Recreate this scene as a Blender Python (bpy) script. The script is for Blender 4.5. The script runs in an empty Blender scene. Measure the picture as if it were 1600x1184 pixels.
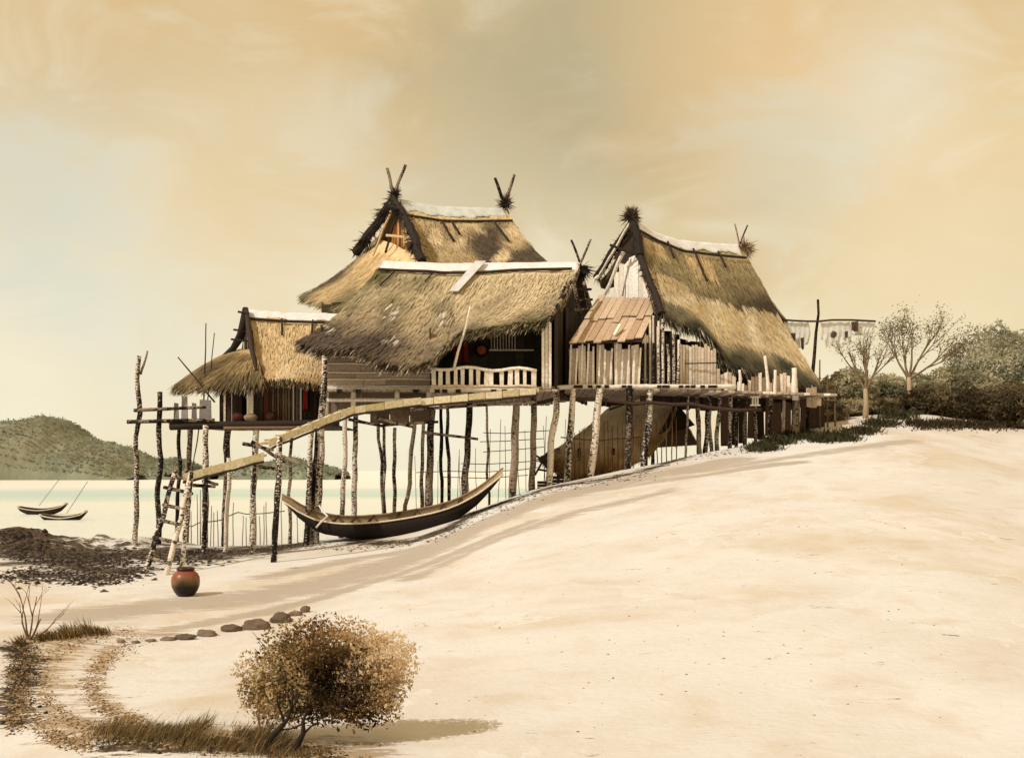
import bpy, math, random
import numpy as np
from mathutils import Vector, noise
random.seed(7); RNG = np.random.default_rng(7)
SC = bpy.context.scene
COL = SC.collection
F, HY, CH = 1700.0, 735.0, 2.6
def P(px, py, Y): return Vector(((px-800)*Y/F, Y, CH-(py-HY)*Y/F))
def lin(c):
    return tuple(((x/255)/12.92 if x/255 <= .04045 else ((x/255+.055)/1.055)**2.4) for x in c)
def S0(r, g, b): return lin((r, g, b))
def S(r, g, b): return lin((r*.985, g*.995, min(250, b*1.05)))   # hues seen under a warm sky, brought back to neutral light
R = random.random
def U(a, b): return a+(b-a)*random.random()
def sc_(c, a, b_):
    k = U(a, b_); return tuple(x*k for x in c)
def N3(x, y, z=0.0): return noise.noise(Vector((x, y, z)))

# ------------------------------------------------------------------ terrain
PX = [-600, 16, 212, 350, 430, 500, 600, 700, 800, 850, 925, 1000, 1100, 1240, 1330, 1420, 1500, 1600, 2200]
ZC = [-.15, -.05, .05, .1, .2, .33, .5, 1.0, 1.78, 2.1, 2.4, 2.7, 3.2, 3.8, 4.3, 4.8, 4.65, 4.15, 4.0]
YP = [-600, 500, 800, 1000, 1240, 1420, 2200]
YC = [36, 35, 35, 36, 38, 42, 44]
def sst(a, b, x):
    t = np.clip((x-a)/(b-a), 0, 1); return t*t*(3-2*t)
def Hn(X, Y):
    X = np.asarray(X, float); Y = np.asarray(Y, float)
    px = 800+F*X/np.maximum(Y, 14.0)
    def sm(tab, val):
        return sum(np.interp(px+o, tab, val)*w for o, w in ((-50, .2), (-25, .2), (0, .2), (25, .2), (50, .2)))
    zc = sm(PX, ZC); yc = sm(YP, YC)
    t = np.clip((Y-9)/(yc-9), 0, 1)
    z = zc*t**1.25
    d = np.maximum(Y-yc, 0)
    left = 1-sst(980, 1230, px)
    k = .10+.14*sst(300, 700, px)
    dl = np.where(d < 1.5, d*d/3.0, d-.75)
    z = z - left*dl*k + (1-left)*(.02*np.minimum(d, 60)+.10*np.minimum(d, 6)*sst(1150, 1260, px)*(1-sst(1440, 1500, px)))
    z = np.maximum(z, -2.2)
    z = z + .80*np.exp(-((X+17.2)/1.7)**2-((Y-38)/1.6)**2) + .35*np.exp(-((X+14)/1.3)**2-((Y-37.5)/1.0)**2)
    z = z + .32*np.exp(-((X+12.2)/1.1)**2-((Y-37)/.8)**2) + .12*np.exp(-((X+7.6)/1.5)**2-((Y-16)/1.2)**2)
    z = z + .10*np.exp(-((X+3.5)/1.3)**2-((Y-10.6)/.7)**2)
    mudz = np.exp(-((X+14.5)/4.5)**2-((Y-37)/2.6)**2)
    z = z + mudz*(.10*np.sin(X*3.1+Y*1.3)*np.sin(Y*2.7-X*.8)+.06*np.sin(X*7.3-Y*2.1)*np.sin(Y*6.1+X*1.7)+.05*np.abs(np.sin(X*11+Y*5)))
    z = z + .025*np.sin(X*.9+Y*.35)*np.cos(Y*.5-X*.21)+.018*np.sin(X*2.1-Y*1.3)*np.sin(Y*1.7)
    return z
def H(x, y): return float(Hn(x, y))
YH = 6+np.arange(1200)*.06
def hit(px, py):
    xs_h = (px-800)/F*YH; zs_h = CH-(py-HY)/F*YH
    k = np.nonzero(zs_h <= Hn(xs_h, YH))[0]
    if len(k): Y = float(YH[k[0]]); x = float(xs_h[k[0]]); return Vector((x, Y, H(x, Y)))
    Y = float(np.interp(px, YP, YC)); x = (px-800)*Y/F
    return Vector((x, Y, H(x, Y)))

# ------------------------------------------------------------------ materials
def newmat(name):
    m = bpy.data.materials.new(name); m.use_nodes = True
    nt = m.node_tree; b = nt.nodes['Principled BSDF']
    return m, nt, b
def nd(nt, t, **kw):
    n = nt.nodes.new(t)
    for k, v in kw.items():
        if k in ('operation', 'blend_type', 'data_type', 'attribute_name', 'noise_dimensions', 'feature', 'color_ramp'): setattr(n, k, v)
        else: n.inputs[k].default_value = v
    return n
def coords(nt, scale=(1, 1, 1), kind='Object'):
    t = nt.nodes.new('ShaderNodeTexCoord'); m = nt.nodes.new('ShaderNodeMapping')
    m.inputs['Scale'].default_value = scale
    nt.links.new(t.outputs[kind], m.inputs['Vector']); return m.outputs['Vector']
def nz(nt, vec, scale, detail=4, rough=.55, dist=0):
    n = nt.nodes.new('ShaderNodeTexNoise'); n.inputs['Scale'].default_value = scale
    n.inputs['Detail'].default_value = detail; n.inputs['Roughness'].default_value = rough
    n.inputs['Distortion'].default_value = dist
    nt.links.new(vec, n.inputs['Vector']); return n.outputs['Fac']
def ramp(nt, fac, stops, interp='LINEAR'):
    r = nt.nodes.new('ShaderNodeValToRGB'); r.color_ramp.interpolation = interp
    e = r.color_ramp.elements
    while len(e) < len(stops): e.new(.5)
    for i, (p, c) in enumerate(stops):
        e[i].position = p
        e[i].color = (c, c, c, 1) if isinstance(c, (int, float)) else (*c, 1)
    nt.links.new(fac, r.inputs['Fac']); return r.outputs['Color']
def mix(nt, fac, a, b, mode='MIX'):
    m = nt.nodes.new('ShaderNodeMix'); m.data_type = 'RGBA'; m.blend_type = mode
    for sock, v in ((m.inputs[0], fac), (m.inputs[6], a), (m.inputs[7], b)):
        if isinstance(v, (int, float)): sock.default_value = v
        elif isinstance(v, tuple): sock.default_value = (*v, 1)
        else: nt.links.new(v, sock)
    return m.outputs[2]
def math_(nt, op, a, b=0.0):
    m = nt.nodes.new('ShaderNodeMath'); m.operation = op
    for s, v in ((m.inputs[0], a), (m.inputs[1], b)):
        if isinstance(v, (int, float)): s.default_value = v
        else: nt.links.new(v, s)
    return m.outputs[0]
def bump(nt, b, h, strength, dist=.05):
    n = nt.nodes.new('ShaderNodeBump'); n.inputs['Strength'].default_value = strength
    n.inputs['Distance'].default_value = dist
    nt.links.new(h, n.inputs['Height']); nt.links.new(n.outputs['Normal'], b.inputs['Normal'])
def attr(nt, name='Col'):
    a = nt.nodes.new('ShaderNodeAttribute'); a.attribute_name = name; return a.outputs['Color']
def setrough(b, r, spec=.25):
    b.inputs['Roughness'].default_value = r; b.inputs['Specular IOR Level'].default_value = spec

M = {}
# stuff coloured by its own per-piece colour, broken up by grain
def m_col(name, scale, sc, lo, hi, bstr=.3, rough=.9, bd=.02):
    m, nt, b = newmat(name)
    v = coords(nt, scale)
    f = nz(nt, v, sc, 6, .65)
    c = mix(nt, 1.0, attr(nt), ramp(nt, f, [(.3, lo), (.7, hi)]), 'MULTIPLY')
    nt.links.new(c, b.inputs['Base Color']); setrough(b, rough)
    bump(nt, b, f, bstr, bd); M[name] = m; return m
m_col('thatch', (1, 1, 1), 3.0, .78, 1.12, .5, .95, .05)
m_col('wood', (3, 3, 3), 4.0, .74, 1.22, .5, .85, .02)
m_col('cloth', (1, 1, 1), 3.0, .78, 1.06, .3, .9, .02)
m_col('stone', (1, 1, 1), 5.0, .7, 1.15, .8, .9, .03)
m_col('paint', (1, 1, 1), 12.0, .8, 1.1, .1, .35, .01)
# peeling pale bark over dark wood
m, nt, b = newmat('bark')
oi = nt.nodes.new('ShaderNodeObjectInfo')
v = coords(nt, (5.5, 5.5, 12.0))
va = nt.nodes.new('ShaderNodeVectorMath'); va.operation = 'ADD'
nt.links.new(v, va.inputs[0])
cmb = nt.nodes.new('ShaderNodeCombineXYZ')
nt.links.new(math_(nt, 'MULTIPLY', oi.outputs['Random'], 60.0), cmb.inputs[0]); nt.links.new(cmb.outputs[0], va.inputs[1])
f1 = nz(nt, va.outputs[0], 2.2, 5, .7)
v2 = coords(nt, (3, 3, .35))
f2 = nz(nt, v2, 1.0, 2, .5)
s = math_(nt, 'ADD', math_(nt, 'MULTIPLY', f1, .75), math_(nt, 'MULTIPLY', f2, .45))
s = math_(nt, 'ADD', s, math_(nt, 'MULTIPLY', oi.outputs['Random'], .12))
c = ramp(nt, s, [(.61, S(26, 20, 16)), (.665, S(72, 58, 46)), (.69, S(226, 212, 186))])
nt.links.new(mix(nt, 1.0, c, attr(nt), 'MULTIPLY'), b.inputs['Base Color']); setrough(b, .9)
bump(nt, b, s, .6, .03); M['bark'] = m
# foliage
m, nt, b = newmat('leaf')
tr = nt.nodes.new('ShaderNodeBsdfTranslucent'); ms = nt.nodes.new('ShaderNodeMixShader')
a = attr(nt); nt.links.new(a, b.inputs['Base Color']); nt.links.new(a, tr.inputs['Color'])
setrough(b, .8, .15); ms.inputs[0].default_value = .42
nt.links.new(b.outputs[0], ms.inputs[1]); nt.links.new(tr.outputs[0], ms.inputs[2])
nt.links.new(ms.outputs[0], nt.nodes['Material Output'].inputs['Surface']); M['leaf'] = m
# sand
m, nt, b = newmat('sand')
v = coords(nt, (1, 1, 1))
big = nz(nt, v, .16, 5, .6, .6); mid = nz(nt, v, .7, 6, .62, .4); fine = nz(nt, v, 9, 5, .6)
vs = coords(nt, (.5, 2.2, 1)); streak = nz(nt, vs, 2.0, 10, .82)
vt = coords(nt, (1, .7, 1)); tide = nz(nt, vt, .22, 6, .6, .3)
base = ramp(nt, big, [(.36, S0(219, 218, 217)), (.50, S0(212, 209, 205)), (.60, S0(205, 195, 180))])
base = mix(nt, ramp(nt, mid, [(.42, 0.0), (.68, .55)]), base, S0(223, 222, 222))
base = mix(nt, ramp(nt, tide, [(.565, 0.0), (.57, .75), (.585, .35), (.66, 0.0)]), base, S0(222, 222, 220))
base = mix(nt, ramp(nt, nz(nt, v, 1.3, 3, .5, .3), [(.54, 0.0), (.72, .4)]), base, S0(200, 186, 164))
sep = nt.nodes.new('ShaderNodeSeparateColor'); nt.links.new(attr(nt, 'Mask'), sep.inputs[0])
def brush(chan, noise_f, lo, w, amp):
    s = math_(nt, 'ADD', sep.outputs[chan], math_(nt, 'MULTIPLY', math_(nt, 'SUBTRACT', noise_f, .5), amp))
    return ramp(nt, s, [(lo, 0.0), (lo+w, 1.0)])
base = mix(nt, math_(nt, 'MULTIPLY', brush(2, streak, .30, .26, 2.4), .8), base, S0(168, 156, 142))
base = mix(nt, math_(nt, 'MULTIPLY', brush(1, streak, .46, .14, 3.4), .8), base, S0(158, 132, 96))
base = mix(nt, math_(nt, 'MULTIPLY', brush(0, streak, .43, .08, 3.4), 1.0), base, ramp(nt, mid, [(.35, S0(38, 31, 25)), (.65, S0(92, 78, 62))]))
base = mix(nt, ramp(nt, fine, [(.35, .0), (.75, .10)]), base, S0(190, 172, 145))
nt.links.new(base, b.inputs['Base Color']); setrough(b, .95, .1)
rip = nz(nt, coords(nt, (2.5, 9, 1)), .9, 3, .5, 1.0)
bump(nt, b, math_(nt, 'ADD', math_(nt, 'ADD', fine, math_(nt, 'MULTIPLY', rip, .6)), math_(nt, 'MULTIPLY', streak, .9)), .35, .05); M['sand'] = m
# water
m, nt, b = newmat('water')
v = coords(nt, (.02, .05, 1)); vv = coords(nt, (.6, 1.6, 1))
tc = nt.nodes.new('ShaderNodeTexCoord'); sx = nt.nodes.new('ShaderNodeSeparateXYZ'); nt.links.new(tc.outputs['Object'], sx.inputs[0])
yy = math_(nt, 'ADD', sx.outputs[1], math_(nt, 'MULTIPLY', math_(nt, 'SUBTRACT', nz(nt, v, 1.0, 6, .65), .5), 70.0))
shall = ramp(nt, math_(nt, 'DIVIDE', yy, 400.0), [(.10, S0(238, 238, 232)), (.17, S0(226, 236, 230)), (.24, S0(238, 238, 230)), (.31, S0(188, 218, 212)), (.40, S0(204, 224, 218)), (.48, S0(242, 242, 236)), (.8, S0(246, 246, 242))])
nt.links.new(shall, b.inputs['Base Color']); setrough(b, .3, .35)
bump(nt, b, nz(nt, vv, 1.2, 6, .65), .9, .35); M['water'] = m
# hill canopy
m, nt, b = newmat('hill_woods')
v = coords(nt, (.06, .06, .06))
f = nz(nt, v, 1.0, 8, .7); g = nz(nt, v, .35, 3, .5)
c = ramp(nt, f, [(.3, S(108, 112, 92)), (.55, S(138, 142, 116)), (.72, S(164, 166, 140))])
c = mix(nt, ramp(nt, g, [(.45, 0.0), (.62, .45)]), c, S(142, 128, 96))
nt.links.new(c, b.inputs['Base Color']); setrough(b, 1, .05); bump(nt, b, f, .5, 3.0); M['hill_woods'] = m

# ------------------------------------------------------------------ mesh builder
class MB:
    def __init__(s, col=(.5, .5, .5)): s.v = []; s.f = []; s.c = []; s.n = 0; s.col = col
    def bulk(s, v, f, c):
        v = np.asarray(v, float).reshape(-1, 3); s.v.append(v)
        s.f.extend([tuple(int(i)+s.n for i in q) for q in f])
        c = np.asarray(c, float)
        if c.ndim == 1: c = np.tile(c, (len(v), 1))
        s.c.append(c); s.n += len(v)
    def jit(s, a=.08, col=None):
        k = 1+U(-a, a); c = col or s.col; return tuple(min(1, x*k) for x in c)
    def beam(s, p0, p1, w=.1, h=None, up=None, col=None, j=.1):
        h = h or w; p0 = Vector(p0); p1 = Vector(p1); d = (p1-p0).normalized()
        u = Vector(up) if up else (Vector((0, 0, 1)) if abs(d.z) < .9 else Vector((0, 1, 0)))
        a = d.cross(u).normalized(); b_ = a.cross(d).normalized()
        vs = []
        for p in (p0, p1):
            for sx, sy in ((-1, -1), (1, -1), (1, 1), (-1, 1)):
                vs.append(p+a*(sx*w/2*(1+U(-.08, .08)))+b_*(sy*h/2*(1+U(-.08, .08))))
        s.bulk([tuple(x) for x in vs], [(3, 2, 1, 0), (4, 5, 6, 7), (0, 1, 5, 4), (1, 2, 6, 5), (2, 3, 7, 6), (3, 0, 4, 7)], s.jit(j, col))
    def tube(s, pts, rad, seg=8, col=None, cap=True):
        pts = [Vector(p) for p in pts]; n = len(pts)
        if isinstance(rad, (int, float)): rad = [rad]*n
        vs = []; a = None
        for i, p in enumerate(pts):
            d = (pts[min(i+1, n-1)]-pts[max(i-1, 0)]).normalized()
            if a is None: a = d.orthogonal().normalized()
            a = (a-d*a.dot(d)).normalized(); b_ = d.cross(a)
            for k in range(seg):
                t = 2*math.pi*k/seg; vs.append(tuple(p+(a*math.cos(t)+b_*math.sin(t))*rad[i]))
        fs = [(i*seg+k, i*seg+(k+1) % seg, (i+1)*seg+(k+1) % seg, (i+1)*seg+k) for i in range(n-1) for k in range(seg)]
        if cap: fs += [tuple(range(seg))[::-1], tuple((n-1)*seg+k for k in range(seg))]
        s.bulk(vs, fs, s.jit(.06, col))
    def slab(s, pts, th, col=None, j=.08, nrm=None):
        pts = [Vector(p) for p in pts]; n = len(pts)
        nn = Vector(nrm) if nrm else (pts[1]-pts[0]).cross(pts[-1]-pts[0]).normalized()
        q = [tuple(p) for p in pts]+[tuple(p-nn*th) for p in pts]
        s.bulk(q, [tuple(range(n)), tuple(range(n, 2*n))[::-1]]+[(i, n+i, n+(i+1) % n, (i+1) % n) for i in range(n)], s.jit(j, col))
    def blade(s, p, d, L, w, col, bend=Vector((0, 0, 0)), side=None):
        d = Vector(d).normalized(); sd = side or d.cross(Vector((U(-1, 1), U(-1, 1), U(-.3, .3)))).normalized()
        m_ = p+d*L*.55+bend*.3; e = p+d*L+bend
        s.bulk([tuple(p-sd*w/2), tuple(p+sd*w/2), tuple(m_+sd*w*.4), tuple(m_-sd*w*.4), tuple(e)], [(0, 1, 2, 3), (3, 2, 4)], col)
    def lathe(s, c, prof, seg=20, col=None, colf=None):
        vs = [(c[0]+r*math.cos(2*math.pi*k/seg), c[1]+r*math.sin(2*math.pi*k/seg), c[2]+z) for r, z in prof for k in range(seg)]
        n = len(prof)
        fs = [(i*seg+k, i*seg+(k+1) % seg, (i+1)*seg+(k+1) % seg, (i+1)*seg+k) for i in range(n-1) for k in range(seg)]
        s.bulk(vs, fs, s.jit(0, col))
    def build(s, name, mat, parent=None, base=None, smooth=False):
        me = bpy.data.meshes.new(name)
        V = np.concatenate(s.v) if s.v else np.zeros((0, 3)); C = np.concatenate(s.c)
        off = np.array(base if base is not None else (0, 0, 0), float)
        if parent is not None:
            r = parent
            while r.parent: r = r.parent
            off = np.array(r.location)
        me.from_pydata((V-off).tolist(), [], s.f)
        at = me.color_attributes.new('Col', 'FLOAT_COLOR', 'POINT')
        at.data.foreach_set('color', np.concatenate([C[:, :3], np.ones((len(C), 1))], 1).ravel())
        me.materials.append(M[mat])
        if smooth: me.polygons.foreach_set('use_smooth', [True]*len(me.polygons))
        me.update()
        o = bpy.data.objects.new(name, me); COL.objects.link(o)
        if parent is not None: o.parent = parent
        elif base is not None: o.location = base
        return o
def tag(o, label, cat, group=None, kind=None):
    if kind: o['kind'] = kind
    if label: o['label'] = label
    if cat: o['category'] = cat
    if group: o['group'] = group
    return o
def thing(name, loc, label, cat, group=None):
    o = bpy.data.objects.new(name, None); COL.objects.link(o); o.location = loc
    o.empty_display_size = .2
    bpy.context.view_layer.update()
    return tag(o, label, cat, group)
def wob(p0, p1, n=9, a=.05):
    p0 = Vector(p0); p1 = Vector(p1); o = U(0, 99); L = (p1-p0).length
    out = []
    for i in range(n):
        t = i/(n-1); k = math.sin(math.pi*min(1, t*1.0))*.6+.4
        out.append(p0.lerp(p1, t)+Vector((N3(o+t*L*.9, 1), N3(o+t*L*.9, 7)*.6, 0))*a*k*1.6)
    return out
def pole(mb, p0, p1, r, a=.05, n=9, seg=8, taper=.8, col=None):
    pts = wob(p0, p1, n, a)
    rr = [r*(1+(taper-1)*i/(n-1))*(1+.18*N3(i*1.7, r*90+p0[0])) for i in range(n)]
    mb.tube(pts, rr, seg, col)
DARK = (.42, .37, .33); WH = (1, 1, 1)
def stilt(root, pxt, pyt, pxb, Y, r=.1, a=.09, col=WH, name='stilt', Yt=None):
    t = P(pxt, pyt, Yt or Y); x = (pxb-800)*Y/F
    mb = MB(col); pole(mb, (x, Y, H(x, Y)-.25), t, r*.80, a*.6, 18, 9, .85, col)
    return mb.build(name, 'bark', root, smooth=True)

# ------------------------------------------------------------------ ground
def polymask(pts, X, Y, w, ky=1.0):
    Y = Y/ky; W = [hit(*p) for p in pts]; best = np.full(X.shape, 1e9)
    for a, b_ in zip(W[:-1], W[1:]):
        ax, ay, bx, by = a.x, a.y/ky, b_.x, b_.y/ky
        L2 = (bx-ax)**2+(by-ay)**2+1e-9
        t = np.clip(((X-ax)*(bx-ax)+(Y-ay)*(by-ay))/L2, 0, 1)
        best = np.minimum(best, np.hypot(X-ax-t*(bx-ax), Y-ay-t*(by-ay)))
    return np.clip(1-best/w, 0, 1)
xs = np.concatenate([np.linspace(-120, -28, 30)[:-1], np.arange(-28, 32, .18), np.linspace(32, 160, 40)])
ys = np.concatenate([np.linspace(-25, 5, 16)[:-1], np.arange(5, 20, .12), np.arange(20, 46, .18), np.linspace(46, 90, 60), np.linspace(95, 420, 30)])
X, Y = np.meshgrid(xs, ys)
Z = Hn(X, Y)
mask = np.zeros(X.shape+(4,)); mask[..., 3] = 1
def mx(ch, pts, w, k=1.0, ky=1.0): mask[..., ch] = np.maximum(mask[..., ch], polymask(pts, X, Y, w, ky)*k)
mx(0, [(-60, 830), (30, 835), (90, 862), (160, 868), (215, 862), (280, 866), (340, 862)], 2.3, .95, 2.0)
mx(0, [(340, 868), (400, 862), (470, 850)], 1.3, .95, 2.6)
mx(0, [(470, 846), (560, 848), (640, 846), (700, 826), (745, 800), (790, 785)], .8, .85, 1.5)  # the boat's shadow strokes, painted into the sand colour
mx(0, [(16, 880), (90, 878), (160, 893), (210, 890)], 1.0, .8, 2.0)
mx(0, [(800, 783), (850, 764), (920, 752), (1000, 737), (1060, 712)], .9, .75)
mx(0, [(16, 1010), (45, 1030), (28, 1080), (20, 1130)], .45, .8)
mx(0, [(180, 1165), (260, 1168), (340, 1160), (420, 1176)], .35, .8)
mx(2, [(120, 960), (260, 945), (330, 940), (450, 925), (600, 885), (720, 835), (800, 800), (900, 768), (1000, 748), (1130, 722)], 1.8, 1.0)  # greyish shadow bands and contour streaks painted into the sand colour
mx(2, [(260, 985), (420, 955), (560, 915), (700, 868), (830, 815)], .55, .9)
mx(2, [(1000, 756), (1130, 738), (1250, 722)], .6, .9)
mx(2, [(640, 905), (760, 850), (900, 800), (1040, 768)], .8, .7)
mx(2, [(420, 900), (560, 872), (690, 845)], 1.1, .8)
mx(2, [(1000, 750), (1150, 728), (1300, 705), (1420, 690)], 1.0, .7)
mx(1, [(200, 985), (120, 1000), (70, 1040), (70, 1090), (110, 1130), (190, 1150), (320, 1155)], .8, .7)
mx(1, [(175, 1010), (150, 1050), (155, 1090), (220, 1128)], .3, .75)
mx(1, [(60, 1000), (120, 995), (180, 990), (260, 990)], .6, .8)
mx(1, [(150, 1150), (300, 1150), (430, 1165), (560, 1176)], .7, .9)
mx(1, [(1150, 700), (1250, 690), (1400, 670), (1590, 690)], 1.2, .35)
ny, nx = X.shape
me = bpy.data.meshes.new('ground')
idx = np.arange(nx*ny).reshape(ny, nx)
fc = np.stack([idx[:-1, :-1], idx[:-1, 1:], idx[1:, 1:], idx[1:, :-1]], -1).reshape(-1, 4)
me.from_pydata(np.stack([X, Y, Z], -1).reshape(-1, 3).tolist(), [], fc.tolist())
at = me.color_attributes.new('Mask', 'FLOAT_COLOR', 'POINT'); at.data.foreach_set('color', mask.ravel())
me.polygons.foreach_set('use_smooth', [True]*len(me.polygons)); me.materials.append(M['sand'])
g = bpy.data.objects.new('ground', me); COL.objects.link(g); tag(g, None, None, kind='structure')
# water
mb = MB((.8, .8, .8)); mb.bulk([(-3000, -50, -.3), (3000, -50, -.3), (3000, 9000, -.3), (-3000, 9000, -.3)], [(0, 1, 2, 3)], (.8, .8, .8))
tag(mb.build('water', 'water'), None, None, kind='structure')

# ------------------------------------------------------------------ far hills
def hills(prof, Y0, depth, seed):
    mb = MB(); nxh, nyh = 330, 40
    x0, x1 = prof[0][0], prof[-1][0]; vs = []
    for j in range(nyh):
        v = j/(nyh-1)
        for i in range(nxh):
            px = x0+(x1-x0)*i/(nxh-1)
            top = sum(np.interp(px+o, [p[0] for p in prof], [p[1] for p in prof]) for o in (-12, -4, 4, 12))/4
            h = max(0, CH+.3-(top-HY)*(Y0+depth*.45)/F)
            x = (px-800)*(Y0+depth*.45)/F
            y = Y0+depth*v+6*N3(x*.03, v*3, seed)
            k = math.sin(math.pi*min(1, v*1.1+.0)) if v < .9 else math.sin(math.pi*.99)*(1-v)*3
            k = max(0, k)**.6
            z = -.6+h*k*(1+.03*N3(x*.05, y*.05, seed))+(.8*N3(x*.12, y*.1, seed)+1.5*max(0, .8-noise.voronoi(Vector((x*.28, y*.2, seed)))[0][0])+.9*max(0, .7-noise.voronoi(Vector((x*.6, y*.4, seed)))[0][0]))*min(1, k*2)
            vs.append((x, y, z))
    mb.bulk(vs, [(j*nxh+i, j*nxh+i+1, (j+1)*nxh+i+1, (j+1)*nxh+i) for j in range(nyh-1) for i in range(nxh-1)], (.5, .5, .5))
    return mb
m1 = hills([(-420, 740), (-250, 700), (-80, 668), (20, 664), (38, 657), (55, 654), (75, 654), (95, 657), (108, 665), (122, 680), (150, 690), (185, 700), (215, 712), (235, 722), (248, 733), (262, 742)], 330, 90, 3)
m2 = hills([(235, 745), (252, 722), (275, 718), (300, 726), (325, 733), (345, 742)], 345, 40, 9)
m3 = hills([(355, 745), (400, 730), (430, 722), (455, 716), (480, 724), (500, 727), (528, 736), (536, 744)], 345, 40, 14)
hl = MB((.1, .1, .07))
for mm, n_ in ((m1, 26000), (m2, 5000), (m3, 5000)):
    V_ = np.concatenate(mm.v); V_ = V_[V_[:, 2] > .6]; k_ = RNG.integers(0, len(V_), n_)
    p_ = V_[k_]+RNG.normal(0, .35, (n_, 3)); a_ = RNG.normal(size=(n_, 3)); a_ /= np.linalg.norm(a_, axis=1)[:, None]
    b2 = RNG.normal(size=(n_, 3)); b2 /= np.linalg.norm(b2, axis=1)[:, None]; s_ = RNG.uniform(.25, .6, (n_, 1))
    t_ = np.array([noise.noise(Vector((q[0]*.07, q[1]*.05, q[2]*.12))) for q in p_])*1.2+.5+RNG.normal(0, .12, n_)
    t_ = np.clip(t_, 0, 1)[:, None]; c_ = np.array(S(126, 134, 112))*(1-t_)+np.array(S(160, 162, 134))*t_
    v_ = np.stack([p_-a_*s_, p_+b2*s_*.7, p_+a_*s_, p_-b2*s_*.7], 1).reshape(-1, 3)
    hl.bulk(v_, np.arange(4*n_).reshape(n_, 4).tolist(), np.repeat(c_, 4, 0))
tag(hl.build('hill_woods', 'leaf'), 'soft olive woods covering the far hills across the water', 'woods', kind='stuff')
for i, mm in enumerate((m1, m2, m3)): tag(mm.build('hill', 'hill_woods', smooth=True), None, None, kind='structure')

# ------------------------------------------------------------------ roofs
def resample(pts, n):
    pts = [Vector(p) for p in pts]; L = [0]
    for a, b_ in zip(pts[:-1], pts[1:]): L.append(L[-1]+(b_-a).length)
    out = []
    for i in range(n):
        t = L[-1]*i/(n-1); k = 0
        while k < len(L)-2 and L[k+1] < t: k += 1
        d = L[k+1]-L[k] or 1; out.append(pts[k].lerp(pts[k+1], (t-L[k])/d))
    return out
def mixc(a, b_, t):
    t = max(0, min(1, t)); return tuple(x+(y-x)*t for x, y in zip(a, b_))
def thatch(top, bot, tone, n=70, m_=34, thick=.28, sag=.35, blades=3500, fringe=900, flen=.38, up=Vector((0, 0, 1)), edge=True):
    T = resample(top, n); B = resample(bot, n); mb = MB()
    def Sf(u, v):
        i = u*(n-1); k = min(int(i), n-2); f = i-k
        a = T[k].lerp(T[k+1], f); b_ = B[k].lerp(B[k+1], f)
        p = a.lerp(b_, v); p.z -= sag*math.sin(math.pi*min(1, v))**1*1.0
        return p
    nrm0 = (T[-1]-T[0]).cross(B[n//2]-T[n//2]).normalized()
    if nrm0.z < 0: nrm0 = -nrm0
    sd = U(0, 50); vs = []; cs = []
    for lay in (0, 1):
        for j in range(m_):
            v = j/(m_-1)
            for i in range(n):
                u = i/(n-1); p = Sf(u, v)
                if lay == 0: p = p+nrm0*(.05*N3(p.x*1.3, p.z*1.8, sd)+.03*N3(p.x*5, p.z*2.5, sd))
                else: p = p-nrm0*thick*(.5+.5*v)
                vs.append(tuple(p)); c = tone(u, v, p)
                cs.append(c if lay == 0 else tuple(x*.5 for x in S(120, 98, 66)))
    q = n*m_; fs = []
    for j in range(m_-1):
        for i in range(n-1):
            a = j*n+i; fs.append((a, a+n, a+n+1, a+1)); fs.append((q+a, q+a+1, q+a+n+1, q+a+n))
    for i in range(n-1):
        a = i; fs.append((a, a+1, q+a+1, q+a)); a = (m_-1)*n+i; fs.append((a, q+a, q+a+1, a+1))
    for j in range(m_-1):
        a = j*n; fs.append((a, q+a, q+a+n, a+n)); a = j*n+n-1; fs.append((a, a+n, q+a+n, q+a))
    mb.bulk(vs, fs, cs)
    for k in range(blades):
        u, v = R(), .1+.9*R()**.9; p = Sf(u, v); d = (Sf(u, min(1, v+.03))-Sf(u, max(0, v-.03))).normalized()
        d = (d+Vector((U(-.10, .10), U(-.08, .08), U(-.03, .03)))).normalized()
        c = tone(u, v, p); kk = U(.84, 1.16); c = tuple(min(1, x*kk) for x in c)
        sdv = d.cross(nrm0).normalized()
        mb.blade(p+nrm0*U(.03, .06), d, U(.25, .6), U(.02, .045), c, nrm0*U(-.02, .05), sdv)
    for k in range(fringe):
        u = R(); v = U(.965, 1.0); p = Sf(u, v)-nrm0*U(-.02, thick*.9); d = (Sf(u, 1)-Sf(u, .93)).normalized()
        d = (d+Vector((U(-.25, .1), U(-.15, .1), U(-.55, -.05)))).normalized()
        c = tone(u, 1, p); r_ = R()
        c = S(236, 220, 186) if r_ < .28 else (S(52, 42, 30) if r_ < .45 else sc_(c, .6, 1.2))
        mb.blade(p, d, flen*U(.35, 1.15), U(.018, .04), c)
    if edge:
        for k in range(int(blades*.12)):
            u = random.choice((0.0, 1.0)); v = R(); p = Sf(u, v)-nrm0*U(0, thick*(.5+.5*v))
            d = (Sf(u, min(1, v+.03))-Sf(u, max(0, v-.03))).normalized()+(T[-1]-T[0]).normalized()*(.25 if u else -.25)
            mb.blade(p, d, U(.1, .32), U(.02, .04), sc_(tone(u, v, p), .5, 1.1))
    return mb, Sf, nrm0
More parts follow.
